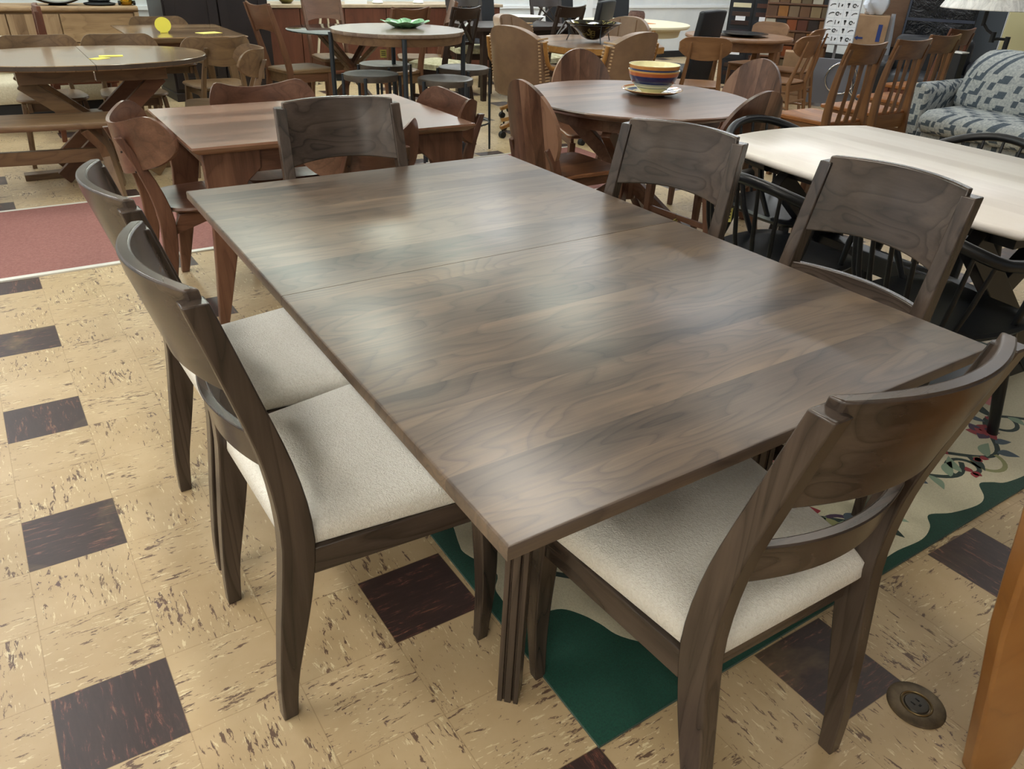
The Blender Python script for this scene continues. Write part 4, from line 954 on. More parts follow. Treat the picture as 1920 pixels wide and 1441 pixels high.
# ------------------------------------------------------------------ right back corner: sample racks, poster, boxes
t = thing('sample_rack', 'tall black rack of finish samples with white labels, left of the wooden sample board', 'rack', (7.89, 6.64, 0), -49)
b = MB(); b.box(-.30, .30, 0, .25, 0, 1.6); obj('frame', b, M_MBLK, t, bev=.004)
cs = ['#2f1c18', '#3b2a22', '#23242b', '#3a2320', '#4a2c22', '#262029']
for cix, x in enumerate((-.145, .145)):
    b = MB(); b.box(x - .135, x + .135, -.015, 0, .05, 1.58); q = obj('column_panel', b, plain('rack_panel_%s' % ('a' if cix else 'b'), '#1a1f27', .4), t)
    for k in range(14):
        z = .12 + k * .10; b = MB(); b.box(x - .11, x + .11, -.028, -.015, z, z + .05)
        nm = 'swatch_stain_' + cs[(k + cix * 2) % 6][1:]; mt = bpy.data.materials.get(nm) or plain(nm, cs[(k + cix * 2) % 6], .4)
        if (cix, k) in ((0, 8),): mt = plain('cream_swatch', '#d9cfae', .5)
        obj('swatch', b, mt, q)
    for z in ((.37, .77) if cix == 0 else (.77, .47)):
        b = MB(); b.box(x - .06, x + .06, -.032, -.028, z, z + .05); obj('label_card', b, M_PAPER, q)
t = thing('sample_board', 'wooden shelf board of square wood finish samples left of the hardware poster', 'display board', (7.88, 5.92, 0), -52)
b = MB(); b.box(-.385, .385, 0, .05, .0, 1.5)
obj('frame', b, MUT['x'], t, bev=.003)
b = MB()
for z in (.28, .43, .58, .72, .865, 1.01, 1.155, 1.30): b.box(-.38, .38, -.04, 0, z - .018, z)
obj('shelf', b, MUT['x'], t, bev=.002)
sw = ['#5f4330', '#93622f', '#7c6750', '#6c4d35', '#8b7757', '#6a5b45', '#b7b0a0', '#23272c', '#8a4a26', '#5e3324', '#2e2320', '#7b5a3c']
for rr, z in enumerate((.281, .431, .581, .721, .866, 1.011, 1.156)):
    for k in range(6):
        c = sw[(k + (6 if rr == 3 else 0) + (3 if rr < 3 else 0) * (rr + 1) + (2 if rr > 4 else 0)) % 12]; nm = 'sample_' + c[1:]; mt = bpy.data.materials.get(nm) or plain(nm, c, .4)
        b = MB(); b.box(-.37 + k * .124, -.37 + k * .124 + .112, -.022, -.002, z, z + .115); obj('wood_sample', b, mt, t, bev=.002)
t = thing('hardware_poster', 'tall white poster board of small black hardware pictures in a grid, leaning on a stand', 'poster', (7.73, 5.22, 0), -55)
bd = lambda x0, x1, z0, z1, d0=-.0, d1=.02: ((x0, x1, d0 + 0, d1, z0, z1))
b = MB(); b.box(-.175, .175, .0, .03, .63, 1.75); obj('frame', b, plain('grey_frame', '#8d8b8e', .5), t, bev=.003)
b = MB(); b.box(-.165, .165, -.004, 0, .64, 1.735); obj('sheet', b, plain('poster_white', '#f1f4f8', .5), t)
b = MB()
for k in range(5): b.box(-.161 + k * .080, -.159 + k * .080, -.006, -.004, .645, 1.73)
for k in range(13): b.box(-.16, .16, -.006, -.004, .65 + k * .085, .652 + k * .085)
obj('grid_line', b, plain('light_grey_line', '#b9c2cc', .6), t)
for r_ in range(12):
    for c_ in range(4):
        cx, cz = -.120 + c_ * .080, .694 + r_ * .085; kd = (r_ * 5 + c_ * 3 + (r_ * c_) % 2) % 5; K = .56; b = MB()
        P = lambda x, z: (cx + x * K, -.0075, cz + z * K)
        BX = lambda a, b_, c, d: b.box(cx + a * K, cx + b_ * K, -.010, -.004, cz + c * K, cz + d * K)
        if kd == 0: b.tube([P(-.05, -.02), P(-.02, .012), P(.02, .022), P(.05, .015)], .004, 6)
        elif kd == 1: b.tube([P(0, -.04), P(0, .01)], .005, 6); BX(-.022, .022, .01, .045)
        elif kd == 2: BX(-.045, .01, -.02, .03); BX(.025, .04, -.01, .02)
        elif kd == 3: b.tube([P(-.04, -.04), P(-.04, .04)], .004, 6); b.tube([P(.02, -.02), P(.03, .02)], .007, 6)
        else: b.tube([P(-.03 + .03 * math.cos(a), .0 + .03 * math.sin(a)) for a in lin(0, 5.5, 8)], .005, 6); BX(.02, .035, -.012, .012)
        obj('hardware_picture', b, M_MBLK, t)
b = MB(); b.box(-.175, -.155, .0, .03, 0, .63); b.box(.155, .175, .0, .03, 0, .63); b.bar((0, .03, 1.3), (0, .16, 0), .03, .02); obj('stand', b, bpy.data.materials['grey_frame'], t)
# chrome stand with tilted mirror-like sign beneath
t = thing('grey_cabinet', 'low grey metal display panel under the hardware poster with chrome rods', 'display panel', (7.50, 4.92, 0), -55)
b = MB(); b.box(-.30, .34, .0, .03, .05, .52); obj('panel', b, plain('grey_panel', '#6f7078', .45), t, bev=.003)
b = MB(); b.tube([(.02 + .16 * math.cos(a), -.02, .33 + .16 * math.sin(a)) for a in [2 * PI * k / 24 for k in range(24)]], .01, 8, close=True); b.tube([(.2, -.02, .05), (.10, -.02, .5)], .012, 8); b.tube([(.12, -.02, .22), (.3, -.02, .05)], .015, 8); obj('chrome_rod', b, plain('chrome', '#d8dade', .1, 1), t, smooth=50)
def carton(w, d, h, loc, rot, lab, nm='cardboard_box'):
    t = thing(nm, lab, 'box', loc, rot); b = MB(); b.box(-w / 2, w / 2, -d / 2, d / 2, 0, h); obj('carton', b, M_CARD, t, bev=.004); return t
M_CARD = var('cardboard', '#9a7a5c', '#b2916f', 6, .8)
M_BLUEP = plain('blue_print', '#2b3f7c', .7)
t = carton(.36, .34, .93, (8.42, 5.30, 0), -56, 'tall cardboard box printed with a blue arrow and bar, plastic bag on top')
b = MB(); b.box(.08, .125, -.1725, -.17, .66, .84); obj('blue_bar', b, M_BLUEP, t)
b = MB(); b.loft([[(x, y, z) for x, z in ((-.15, .69), (-.115, .715), (-.115, .70), (-.06, .70), (-.06, .68), (-.115, .68), (-.115, .665))] for y in (-.1725, -.17)]); obj('blue_arrow', b, M_BLUEP, t)
carton(.36, .25, .55, (7.42, 5.42, 0), -52, 'brown cardboard box on the floor behind the two right-hand cherry chairs')
def blob(name, rx, ry, rz, c, mat, label, cat, loc, seed=1, amp=.18):
    rg = random.Random(seed); b = MB(); R = []
    ph = [rg.random() * 6 for _ in range(6)]
    for i in range(1, 16):
        th = PI * i / 16
        R.append([(c[0] + rx * math.sin(th) * math.cos(a) * (1 + amp * math.sin(3 * a + ph[0] + 2 * th) * .6 + amp * .5 * math.sin(7 * a + ph[1] - 5 * th)), c[1] + ry * math.sin(th) * math.sin(a) * (1 + amp * math.sin(4 * a + ph[2]) * .5), max(0, c[2] + rz * math.cos(th) * (1 + amp * .6 * math.sin(5 * a + ph[3])))) for a in [2 * PI * k / 36 for k in range(36)]])
    b.loft(R); return solo(name, b, mat, label, cat, loc, smooth=30)
M_BAG = plain('white_plastic_bag', '#dfe5ee', .3)
blob('plastic_bag', .15, .14, .15, (0, 0, .125), M_BAG, 'crumpled white plastic bag on top of the tall cardboard box', 'bag', (8.42, 5.30, .931), 3, .25)
b = MB(); b.loft([[(-.03, 0, .5), (.02, .01, .5), (.0, .05, .5)], [(-.05, -.02, .25), (.05, 0, .25), (0, .07, .25)], [(-.05, -.02, 0), (.07, 0, 0), (0, .08, 0)]]); solo('plastic_bag', b, M_BAG, 'white plastic bag hanging down at the right side of the tall cardboard box', 'bag', (8.54, 5.10, .45))
t = thing('brown_cabinet', 'large brown wooden cabinet standing behind the cardboard box and the amber chairs', 'cabinet', (9.0, 5.28, 0), -58)
b = MB(); b.box(-.40, .34, 0, .5, .57, 2.0); obj('body', b, wood('dull_brown_cabinet', '#5a4232', '#735743', '#836650', ax='x', plank=('z', .3), rough=.5, contrast=.5), t, bev=.004)
b = MB(); b.box(-.40, .34, 0, .5, 0, .57); obj('base', b, M_MBLK, t)
t = thing('wrapped_mattress', 'upright bulky block wrapped in crinkled black plastic film', 'mattress', (8.72, 4.66, 0), -60)
bp_ = NT('black_plastic_film'); n_ = bp_.noise(bp_.coord(), 5, 5, .65, 1.5); bp_.set(color=hx('#12151c'), rough=.25); bp_.bump(n_, .8, .03)
b = MB(); b.box(-.36, .36, 0, .3, .02, 1.95); obj('wrapped_block', b, bp_.m, t, bev=.05, seg=4)
b = MB(); b.bar((-.33, -.004, 1.9), (-.35, -.004, .2), .02, .01); b.box(-.35, .35, -.003, .0, .9, .93); obj('film_fold', b, plain('grey_film_fold', '#3c4250', .25), t)
# low black leather pieces behind the amber chairs
t = thing('black_recliner', 'black leather recliner partly hidden behind the amber chairs', 'armchair', (7.80, 4.12, 0), -60)
b = MB(); b.puff(lambda i: rpoly([(-.38 + i, -.35 + i), (.38 - i, -.35 + i), (.38 - i, .35 - i), (-.38 + i, .35 - i)], .08, 5), [(.02, .05), (0, .08), (0, .40), (.02, .45), (.08, .47)]); obj('seat_cushion', b, M_BLKLE, t, smooth=60)
b = MB(); b.box(-.38, .38, .22, .42, .35, .80); obj('back_cushion', b, M_BLKLE, t, bev=.07, seg=5)
for s in (-1, 1):
    b = MB(); x0, x1 = sorted((s * .36, s * .50)); b.box(x0, x1, -.35, .40, .03, .58); obj('arm', b, M_BLKLE, t, bev=.05, seg=4)
# stacked doors and panels behind lamp
t = thing('panel_stack', 'upright stack of brown and grey panels leaning behind the floor lamp', 'panels', (9.40, 4.42, 0), -62)
for k, (x0, x1, c) in enumerate(((-.62, -.32, '#4d4236'), (-.31, .12, '#4a525c'), (.13, .62, '#5c4238'))):
    b = MB(); b.box(x0, x1, .02 * k, .02 * k + .03, 0, 1.9); obj('panel', b, var('panel_' + c[1:], c, c, 4, .5), t, bev=.003)
b = MB(); b.box(-.60, -.34, -.006, 0, .86, .875); obj('metal_strip', b, plain('steel_strip', '#b7b6aa', .3, .8), t)
# patterned curtain / screen
def curtain():
    n = NT('leaf_print_fabric'); v = n.coord(); a = n.noise(n.mapping(v, (1, 1, 1)), 6, 5, .75, .6); b_ = n.noise(v, 22, 3, .7); f = n.math('ADD', n.math('MULTIPLY', a, .75), n.math('MULTIPLY', b_, .25))
    n.set(color=n.ramp(f, [(.50, hx('#cfcdb2')), (.545, hx('#9a9c3c')), (.60, hx('#c9c68a'))]), rough=.85); return n.m
t = thing('folding_screen', 'upright cream and leaf patterned fabric panel behind the floor lamp', 'screen', (7.56, 2.80, 0), -63)
b = MB(); b.box(-.50, -.22, 0, .05, 0, 1.75); obj('cream_panel', b, plain('cream_fabric', '#e6dfae', .8), t, bev=.006)
b = MB(); P = []
R = [[(x, .02 * math.sin(x * 24) - .02, z) for z in (0, 1.75)] + [(x, .02 * math.sin(x * 24) + .02, z) for z in (1.75, 0)] for x in lin(-.20, .75, 60)]
b.loft(R); obj('leaf_fabric', b, curtain(), t, smooth=50)
# floor lamp
LX, LY = 6.80, 2.93
t = thing('floor_lamp', 'black swing arm floor lamp with a plastic wrapped white shade behind the sofa', 'lamp', (LX, LY, 0))
b = MB(); b.lathe([(.13, 0), (.13, .02), (.03, .03), (.012, .05)], 28); obj('base', b, M_MBLK, t, smooth=40)
b = MB(); b.tube([(0, 0, .03), (0, 0, .94)], .020, 12); obj('pole', b, M_MBLK, t, smooth=50)
b = MB(); b.tube([(0, 0, .92), (-.03, .07, .92), (-.05, .10, .91)], .011, 8); b.tube([(-.05, .10, .89), (-.05, .10, .97)], .02, 10); b.tube([(-.05, .10, .95), (-.07, .15, .98), (-.09, .19, 1.03)], .011, 8); b.tube([(-.09, .19, 1.01), (-.09, .19, 1.25)], .016, 10); obj('swing_arm', b, M_MBLK, t, smooth=50)
shd = NT('pleated_shade'); sep = shd.n('ShaderNodeSeparateXYZ'); n_ = shd.noise(shd.mapping(shd.coord(), (9, 9, 1)), 1.6, 5, .7, 1.2); shd.set(color=shd.ramp(n_, [(.35, hx('#c9c6bf')), (.6, hx('#f4f1ea'))]), rough=.35); shd.bump(n_, .5, .02)
b = MB(); b.lathe([(.36, 1.135), (.362, 1.14), (.20, 1.44), (.195, 1.44), (.356, 1.14)], 48, c=(-.09, .19, 0), cap=False); obj('lamp_shade', b, shd.m, t, smooth=30)
t = thing('side_stand', 'small black stand just left of the floor lamp pole', 'stand', (6.55, 3.16, 0))
b = MB(); b.box(-.05, .05, -.05, .05, 0, .80); obj('post', b, M_MBLK, t, bev=.01); b = MB(); b.box(-.055, .055, -.055, .055, .80, .81); obj('cap', b, M_WHITE, t)

# ------------------------------------------------------------------ tags
def ctag(nm, label, loc, rot, w=.035, h=.05, tilt=0, m=None, flat=False):
    t = thing(nm, label, 'tag', loc, rot)
    b = MB()
    if flat: b.box(-w / 2, w / 2, -h / 2, h / 2, 0, .0015)
    else: b.box(-w / 2, w / 2, -.0008, .0008, -h, 0)
    obj('card', b, m or M_PALEYEL, t)
    if not flat:
        b = MB()
        for k in range(3): b.box(-w * .33, w * .33, -.0016, -.0008, -h * (.3 + .22 * k), -h * (.22 + .22 * k))
        obj('printed_line', b, M_INK, t)
        b = MB(); b.tube([(0, 0, -.003), (0, 0, .03)], .0008, 5); obj('string', b, M_INK, t)
    return t
ctag('price_tag', 'yellow price tag hanging beside the leg of the turned grey chair', (1.27, 1.325, .787), -35, .03, .085)
ctag('price_tag', 'small yellow price tag hanging from the stretcher of the oval back chair', (2.455, 2.18, .215), 25, .08, .022)
ctag('price_tag', 'yellow price tag hanging from the near black windsor chair, by the grey chair post', (1.655, 1.155, .655), -35, .03, .05)
ctag('price_tag', 'yellow price tag standing up above a stool under the counter table', (2.23, 5.36, .72), -25, .05, .06)
t = thing('yellow_disc', 'round bright yellow disc sign standing on the far rectangular table', 'sign', (.86, 6.66, .7505), -8)
b = MB(); b.loft([[(.062 * math.cos(a), y, .06 + .058 * math.sin(a)) for a in [2 * PI * k / 32 for k in range(32)]] for y in (-.003, .003)]); obj('disc', b, M_YEL, t)
b = MB(); b.box(-.03, .03, .0, .03, 0, .006); obj('foot', b, M_YEL, t)
b = MB(); b.box(-.09, .09, -.06, .06, 0, .002); solo('leaflet', b, M_PALEYEL, 'pale yellow leaflet lying on the far rectangular table', 'card', (1.20, 6.60, .7502), 20)
b = MB(); b.box(-.05, .05, -.035, .035, 0, .002); solo('price_card', b, M_YEL, 'yellow card lying flat on the oval table, nearer its front edge', 'card', (.18, 5.10, .7502), 35)
b = MB(); b.box(-.07, .07, -.03, .03, 0, .0025); solo('price_card', b, M_YEL, 'yellow card slightly raised on the oval table, behind the other one', 'card', (.26, 5.21, .7502), -5)

# ------------------------------------------------------------------ floor outlet
t = thing('floor_outlet', 'round brass floor outlet cover set in the floor tiles near the foreground chair', 'floor outlet', (.965, -.195, .0))
b = MB(); b.lathe([(.060, .0005), (.060, .003), (.056, .005), (.034, .0055), (.032, .004), (.001, .004)], 48); obj('cover_ring', b, var('worn_brass', '#4e4335', '#7a6a52', 30, .45, metal=.6), t, smooth=30)
b = MB(); b.lathe([(.026, .0045), (.024, .007), (.018, .0075), (.001, .0072)], 32); obj('socket', b, plain('aged_socket', '#3f3a32', .4, .3), t, smooth=30)
b = MB()
for x, y in ((-.008, .004), (.008, .004)): b.box(x - .0016, x + .0016, y - .005, y + .005, .0073, .0079)
b.box(-.003, .003, -.010, -.005, .0073, .0079); obj('slot', b, M_BLACK, t)
b = MB(); b.tube([(.031 * math.cos(2 * PI * k / 32), .031 * math.sin(2 * PI * k / 32), .0055) for k in range(32)], .0022, 6, close=True); obj('inner_ring', b, plain('bright_brass', '#9c8760', .3, .8), t, smooth=50)

# ------------------------------------------------------------------ carpet runner
def carpet():
    n = NT('dusty_rose_carpet'); v = n.coord(); a = n.noise(v, 90, 4, .8); b_ = n.noise(v, 1.5, 3, .6)
    n.set(color=n.mix(n.math('MULTIPLY', b_, .4), n.ramp(a, [(.3, hx('#7d5049')), (.7, hx('#a2726a'))]), hx('#8b5c55')), rough=.95); n.bump(a, .4, .004); return n.m
t = thing('carpet_runner', 'dusty red carpet aisle runner with a white edge strip crossing the floor at the left', 'carpet', (0, 0, 0))
b = MB(); b.box(-4.9, 3.6, 3.44, 4.58, 0, .006); obj('pile', b, carpet(), t)
b = MB(); b.box(-4.9, 3.6, 3.405, 3.44, 0, .008); b.box(-4.9, 3.6, 4.58, 4.605, 0, .008); obj('edge_strip', b, plain('white_vinyl_strip', '#dcdad0', .4), t)

# ------------------------------------------------------------------ rug
RUGM = {}
def rc(name, c, c2=None):
    m_ = NT('rug_' + name); a = m_.noise(m_.coord(), 260, 3, .8); m_.set(color=m_.ramp(a, [(.3, hx(c2 or c)), (.7, hx(c))]), rough=.97, sheen=.2); m_.bump(a, .5, .004); RUGM[name] = m_.m; return m_.m
rmats = [rc('green', '#0f4a3a', '#0a3429'), rc('cream', '#e6dfc4', '#cfc6a8'), rc('vine', '#1d3b33', '#142b25'), rc('red', '#9c2631'), rc('rose', '#d58a86'), rc('slate', '#4b5c69'), rc('sage', '#8fa58c'), rc('yellow', '#cfc05c'), rc('plum', '#44294c'), rc('olive', '#9a9a68'), rc('mauve', '#b8879a')]
RX0, RX1, RY0, RY1 = .303, 2.93, .088, 1.75
t = thing('floral_rug', 'cream floral rug with a scalloped dark green border under the big table', 'rug', (0, 0, 0))
b = MB(); b.puff(lambda i: [(RX0 + i, RY0 + i), (RX1 - i, RY0 + i), (RX1 - i, RY1 - i), (RX0 + i, RY1 - i)], [(0, 0), (0, .007), (.003, .009)]); obj('border', b, rmats[0], t)
# scalloped cream field
P = []
near = [(.525, .282), (.60, .20), (.68, .15), (.76, .14), (.84, .17), (.90, .135), (1.0, .12), (1.09, .15), (1.15, .20), (1.22, .15), (1.30, .122), (1.38, .120), (1.48, .112), (1.55, .130), (1.60, .165), (1.67, .135), (1.77, .115), (1.83, .125), (1.886, .170), (1.93, .155), (1.973, .130), (2.1, .12), (2.2, .16), (2.28, .21), (2.36, .16), (2.46, .14), (2.56, .2), (2.62, .32)]
def mx(p): return (RX0 + RX1 - p[0], p[1])
def my(p): return (p[0], RY0 + RY1 - p[1])
left = [(.345, 1.05), (.38, .96), (.376, .855), (.350, .76), (.346, .716), (.380, .618), (.35, .57), (.344, .542), (.348, .489), (.40, .445), (.453, .426), (.485, .385), (.505, .340)]
left = left + near
P = [(.345, 1.20), (.37, 1.10)] + left
right = [mx(p) for p in reversed([(.345, 1.12), (.37, 1.05)] + left[:13])]
P += [(2.70, .37)] + right[1:]
P += [(x, RY0 + RY1 - y) for x, y in reversed(near)][2:]
P += [(.42, 1.42), (.35, 1.34)]
def smooth_closed(P, n=5):
    out = []; N = len(P)
    for i in range(N):
        p0, p1, p2, p3 = [Vector(P[(i + k) % N]) for k in (-1, 0, 1, 2)]
        for k in range(n):
            t_ = k / n; q = .5 * ((2 * p1) + (-p0 + p2) * t_ + (2 * p0 - 5 * p1 + 4 * p2 - p3) * t_ ** 2 + (-p0 + 3 * p1 - 3 * p2 + p3) * t_ ** 3); out.append((q.x, q.y))
    return out
P = smooth_closed(P)
field = obj('cream_field', MB().loft([[(x, y, .0088) for x, y in P], [(x, y, .0098) for x, y in P]]), rmats[1], t, smooth=0)
Z0 = .0100
b = MB(); rg = random.Random(21)
def ribbon(pts, w, mi, z):
    R_ = []
    n = len(pts)
    vs, fs = [], []
    for i, p in enumerate(pts):
        a = Vector(pts[min(i + 1, n - 1)]) - Vector(pts[max(i - 1, 0)]); a.normalize(); nn = Vector((-a.y, a.x)); ww = (w if not callable(w) else w(i / (n - 1))) / 2
        vs += [(p[0] + nn.x * ww, p[1] + nn.y * ww, z), (p[0] - nn.x * ww, p[1] - nn.y * ww, z)]
    for i in range(n - 1): fs.append((2 * i, 2 * i + 1, 2 * i + 3, 2 * i + 2))
    b.add(vs, fs, mi)
def leaf(x, y, L, W_, a, mi, z):
    n = 9; vs = []
    for k in range(n):
        u = k / (n - 1); w = W_ * math.sin(PI * u ** .8) + .0006
        for s in (1, -1): lx, ly = L * u, s * w + .12 * L * math.sin(PI * u); vs.append((x + lx * math.cos(a) - ly * math.sin(a), y + lx * math.sin(a) + ly * math.cos(a), z))
    b.add(vs, [(2 * i, 2 * i + 1, 2 * i + 3, 2 * i + 2) for i in range(n - 1)], mi)
def petals(x, y, r_, n, mi, z, a0=0):
    for k in range(n): leaf(x, y, r_, r_ * .36, a0 + 2 * PI * k / n, mi if not isinstance(mi, tuple) else mi[k % len(mi)], z + .0001 * (k % 2))
def vine(cx, cy, sx, sy, ph, turns=1.6):
    pts = []
    for k in range(40):
        u = k / 39; pts.append((cx + sx * (u - .5), cy + sy * math.sin(ph + turns * 2 * PI * u)))
    ribbon(pts, .017, 2, Z0)
    for k in range(3, 38, 3):
        a = math.atan2(pts[k + 1][1] - pts[k - 1][1], pts[k + 1][0] - pts[k - 1][0]) + rg.choice((-1, 1)) * rg.uniform(.6, 1.3); leaf(pts[k][0], pts[k][1], rg.uniform(.06, .10), rg.uniform(.013, .022), a, rg.choice((5, 6, 6, 9, 2, 5)), Z0 + .0003)
    for k in (8, 24, 34):
        # curled tendril
        a0 = rg.uniform(0, 6); s_ = rg.choice((-1, 1)); q = []
        for j in range(22):
            u = j / 21; r_ = .075 * (1 - .75 * u); q.append((pts[k][0] + s_ * .075 + -s_ * r_ * math.cos(s_ * u * 5.2), pts[k][1] + r_ * math.sin(u * 5.2) * s_))
        ribbon(q, .015, rg.choice((2, 2, 8, 9)), Z0 + .0001)
        for j in range(3): aa = rg.uniform(0, 6.28); leaf(q[-1][0], q[-1][1], .03, .012, aa, 3, Z0 + .0004)
for yy, ph in ((.30, .4), (.52, 2.0), (.80, 1.2), (1.10, .2), (1.45, 2.2)):
    for xx in ((1.0, 1.6, 2.3) if yy < .4 else (.85, 1.6, 2.35)): vine(xx, yy, .70, .07, ph + xx)
for (x, y, r_, mi) in [(1.50, .52, .11, (4, 3)), (1.42, .47, .075, (3, 10)), (1.95, .38, .06, (3, 3)), (1.80, .62, .06, 7), (2.05, .75, .09, (4, 10)), (1.10, .75, .10, (4, 3)), (.72, .60, .08, (5, 8)), (2.45, .50, .085, (3, 4)), (2.60, .85, .09, (10, 3)), (1.65, 1.15, .11, (4, 3)), (.8, 1.2, .1, (3, 4)), (2.3, 1.3, .1, (7, 4)), (1.28, .36, .05, 3), (1.72, .30, .045, 5), (.62, .95, .06, (8, 5)), (2.2, .33, .05, (3, 8)), (1.30, .95, .07, (5, 7))]:
    r_ *= 1.15; petals(x, y, r_, 6, mi, Z0 + .0006, x * 3); petals(x, y, r_ * .5, 5, 7 if r_ > .07 else 3, Z0 + .0009, y * 5)
obj('floral_motif', b, rmats, t, smooth=0)

# ------------------------------------------------------------------ room
GX, GY, A_, B_, C_, D_ = -.62533, .78128, .228456, -.005439, -.0041818, .223803
def floor_mat():
    t = NT('vinyl_floor_tiles'); uv = t.n('ShaderNodeUVMap').outputs[0]; sep = t.n('ShaderNodeSeparateXYZ'); t.l(uv, sep.inputs[0])
    u, v = sep.outputs[0], sep.outputs[1]; fu, fv = t.math('FLOOR', u), t.math('FLOOR', v)
    mu = t.math('FLOORED_MODULO', fu, 3); mv = t.math('FLOORED_MODULO', fv, 3)
    dark = t.math('MULTIPLY', t.math('LESS_THAN', mu, .5), t.math('GREATER_THAN', mv, 1.5))
    par = t.math('FLOORED_MODULO', t.math('ADD', fu, fv), 2)
    wn = t.n('ShaderNodeTexWhiteNoise', noise_dimensions='2D'); c2 = t.n('ShaderNodeCombineXYZ'); t.l(fu, c2.inputs[0]); t.l(fv, c2.inputs[1]); t.l(c2.outputs[0], wn.inputs['Vector'])
    # streak coordinates, direction turned tile by tile
    su = t.math('ADD', t.math('MULTIPLY', u, t.math('SUBTRACT', 1, par)), t.math('MULTIPLY', v, par)); sv = t.math('ADD', t.math('MULTIPLY', v, t.math('SUBTRACT', 1, par)), t.math('MULTIPLY', u, par))
    off = t.math('MULTIPLY', wn.outputs[0], 40)
    cb = t.n('ShaderNodeCombineXYZ'); t.l(t.math('ADD', su, off), cb.inputs[0]); t.l(sv, cb.inputs[1]); t.l(off, cb.inputs[2])
    st = t.noise(t.mapping(cb.outputs[0], (5, 19, 1)), 1, 5, .7, .5); st2 = t.noise(t.mapping(cb.outputs[0], (6, 24, 1), (9, 3, 4)), 1, 4, .66, .4)
    cl = t.noise(t.mapping(cb.outputs[0], (1.6, 2.2, 1), (3, 8, 1)), 1, 2, .5)
    f1 = t.math('ADD', st, t.math('MULTIPLY', cl, .28)); f2 = t.math('ADD', st2, t.math('MULTIPLY', cl, .22))
    base = t.ramp(t.noise(t.coord(), 5, 4, .6), [(.3, hx('#b89f79')), (.7, hx('#c9b28d'))])
    bl = t.mix(t.math('MULTIPLY', wn.outputs[0], .3), base, hx('#ab946e'))
    col = t.mix(t.ramp(f2, [(.715, BLK), (.75, WHT)]), bl, hx('#d8c9a2'))
    col = t.mix(t.ramp(f1, [(.738, BLK), (.762, WHT)]), col, hx('#6b5444'))
    cl2 = t.noise(t.mapping(cb.outputs[0], (7, 12, 1), (5, 1, 7)), 1, 5, .75, .8); cl3 = t.noise(t.mapping(cb.outputs[0], (1.1, 1.3, 1), (1, 4, 2)), 1, 2, .5)
    col = t.mix(t.ramp(t.math('ADD', cl2, t.math('MULTIPLY', cl3, .5)), [(.93, BLK), (.95, WHT)]), col, hx('#66504a'))
    dk = t.ramp(t.noise(t.mapping(cb.outputs[0], (2.6, 15, 1), (2, 2, 2)), 1, 5, .75, .5), [(.2, hx('#352826')), (.56, hx('#41322f')), (.62, hx('#6e463c')), (.66, hx('#8a6a52')), (.69, hx('#443431'))])
    col = t.mix(dark, col, dk)
    eu = t.math('ABSOLUTE', t.math('SUBTRACT', t.math('FRACT', u), .5)); ev = t.math('ABSOLUTE', t.math('SUBTRACT', t.math('FRACT', v), .5))
    g = t.math('GREATER_THAN', t.math('MAXIMUM', eu, ev), .4955); col = t.mix(t.math('MULTIPLY', g, .45), col, hx('#8d7452'))
    sc_ = t.noise(t.mapping(t.coord(), (1, 1, 1)), 2.2, 5, .7, 1); col = t.mix(t.ramp(sc_, [(.55, BLK), (.75, (.35,) * 3)]), col, hx('#a58d63'))
    t.set(color=col, rough=t.math('ADD', .30, t.math('MULTIPLY', sc_, .22)))
    t.bump(t.noise(t.coord(), 14, 3, .6), .06, .004); return t.m
b = MB(); FX0, FX1, FY0, FY1 = -5.0, 12.0, -5.0, 9.4
b.box(FX0, FX1, FY0, FY1, -.1, 0); fl = struct('floor', b, floor_mat(), smooth=0)
det = A_ * D_ - B_ * C_
uvl = fl.data.uv_layers.new(name='tiles')
for lp in fl.data.loops:
    p = fl.data.vertices[lp.vertex_index].co; x, y = p.x - GX, p.y - GY
    uvl.data[lp.index].uv = ((D_ * x - B_ * y) / det, (A_ * y - C_ * x) / det)
M_WALL = var('white_wall_paint', '#d3d8da', '#e0e4e4', 3, .7)
struct('wall_back', MB().box(FX0, FX1, FY1, FY1 + .15, 0, 3.1), M_WALL, smooth=0)
struct('wall_right', MB().box(FX1, FX1 + .15, FY0, FY1, 0, 3.1), M_WALL, smooth=0)
struct('wall_left', MB().box(FX0 - .15, FX0, FY0, FY1, 0, 3.1), M_WALL, smooth=0)
b = MB(); b.box(FX0, FX1, FY0 - .15, FY0, 0, .5); b.box(FX0, FX1, FY0 - .15, FY0, 2.7, 3.1); 
for x in (-5.0, -1.6, 1.8, 5.2, 8.6): b.box(x, x + .4, FY0 - .15, FY0, .5, 2.7)
b.box(11.6, 12, FY0 - .15, FY0, .5, 2.7)
struct('wall_front', b, M_WALL, smooth=0)
for k, x in enumerate((-4.6, -1.2, 2.2, 5.6)):
    w_ = struct('window_%d' % (k + 1), MB().box(x, x + 3.0, FY0 - .12, FY0 - .10, .5, 2.7), NT('window_glass_%s' % 'abcd'[k]).set(color=(1, 1, 1, 1), rough=0, tr=1).m, smooth=0)
M_CEIL = plain('ceiling_grey', '#a3a49e', .8)  # ceiling is out of view; its colour is greyed to lower bounced light
struct('ceiling', MB().box(FX0, FX1, FY0, FY1, 3.1, 3.2), M_CEIL, smooth=0)
struct('trim_1', MB().box(FX0, FX1, FY1 - .02, FY1, .74, .78), plain('white_trim', '#e8ecee', .5), smooth=0)
struct('baseboard_back', MB().box(FX0, FX1, FY1 - .015, FY1, 0, .10), M_MBLK, smooth=0)
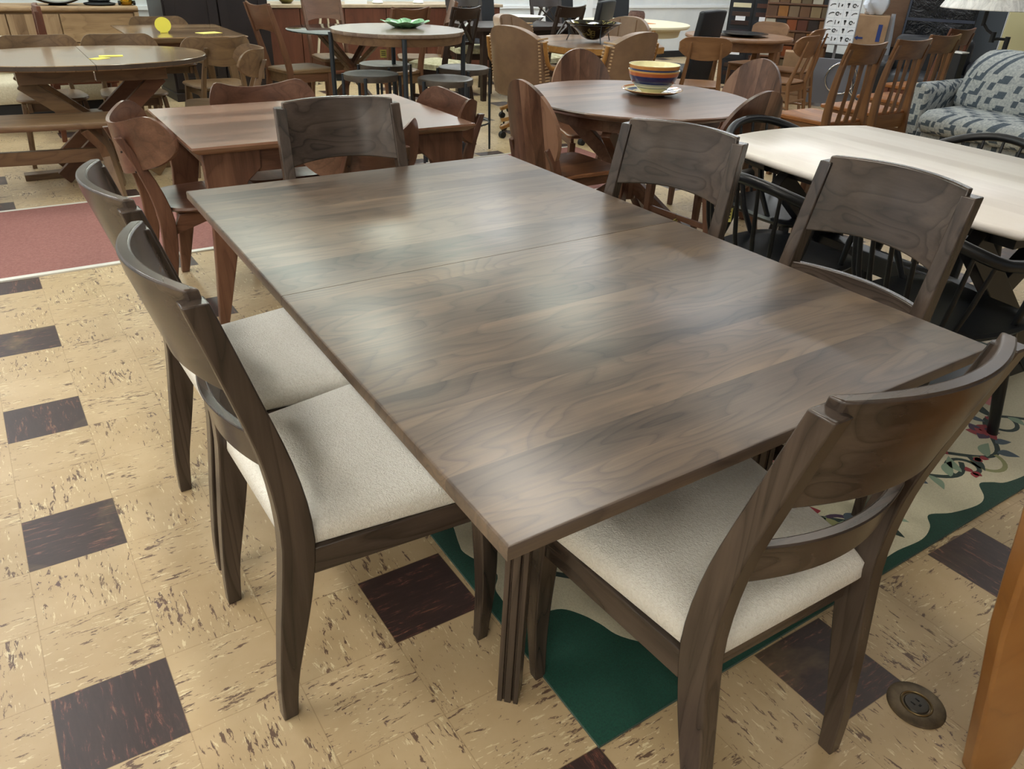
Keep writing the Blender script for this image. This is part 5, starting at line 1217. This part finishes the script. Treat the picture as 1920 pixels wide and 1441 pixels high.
struct('baseboard_right', MB().box(FX1 - .015, FX1, FY0, FY1, 0, .10), M_MBLK, smooth=0)
struct('trim_2', MB().box(7.3, 7.42, FY1 - .08, FY1, 0, 3.0), bpy.data.materials['white_trim'], smooth=0)

# ------------------------------------------------------------------ ceiling lights
def em(name, c, s):
    t = NT(name); t.set(color=hx('#ffffff'), em=c, es=s); return t.m
def clight(k):
    tint, st = k
    nm = 'fluorescent_%s_%d' % (tint, round(st * 10)); mt = NT(nm)
    mt.set(color=hx('#ffffff'), em={'warm': (1, .955, .86, 1), 'green': (.92, 1, .88, 1), 'cool': (.93, .97, 1, 1)}[tint], es=st)
    r = thing('ceiling_light', 'x', 'ceiling light')
    b = MB(); b.box(-.66, .66, -.17, .17, -.07, 0); obj('housing', b, bpy.data.materials.get('light_housing') or plain('light_housing', '#e4e4e0', .5), r)
    b = MB(); b.box(-.62, .62, -.14, .14, -.078, -.0705); obj('diffuser', b, mt.m, r); return r
protos = {}
for i, x in enumerate((-3.6, -1.4, .8, 3.0, 5.2, 7.4, 9.6)):
    for j, y in enumerate((-3.6, -1.2, 1.2, 3.6, 6.0, 8.3)):
        if x > 2 and y < -1: continue
        tint = 'green' if (x < 3.5 and y > 3 and not (x < -1)) else ('cool' if (y > 3 or x > 4) else 'warm')
        st = (36. if y > 7 and 2 < x < 6 else 20.) if y > 5 and 0 < x < 9 else (23. if x < 0 and y < 5 else 17.)
        if x > 2 and y < 3: st = 8.
        if x == .8 and y < 1: st = 3.
        p = protos.setdefault((tint, st), None)
        if p is None: p = protos[(tint, st)] = [clight((tint, st)), [False]]
        place(p[0], p[1], (x, y, 3.1), 90, 'white ceiling fluorescent fixture overhead', 'fluorescent fixtures on the ceiling')

w = bpy.data.worlds.new('world'); S.world = w; w.use_nodes = True
bg = w.node_tree.nodes['Background']; bg.inputs[0].default_value = (.75, .85, 1, 1); bg.inputs[1].default_value = .2
vs = S.view_settings; vs.view_transform = 'Standard'; vs.look = 'None'; vs.exposure = EXPO; vs.gamma = 1; vs.use_curve_mapping = False
S.display_settings.display_device = 'sRGB'
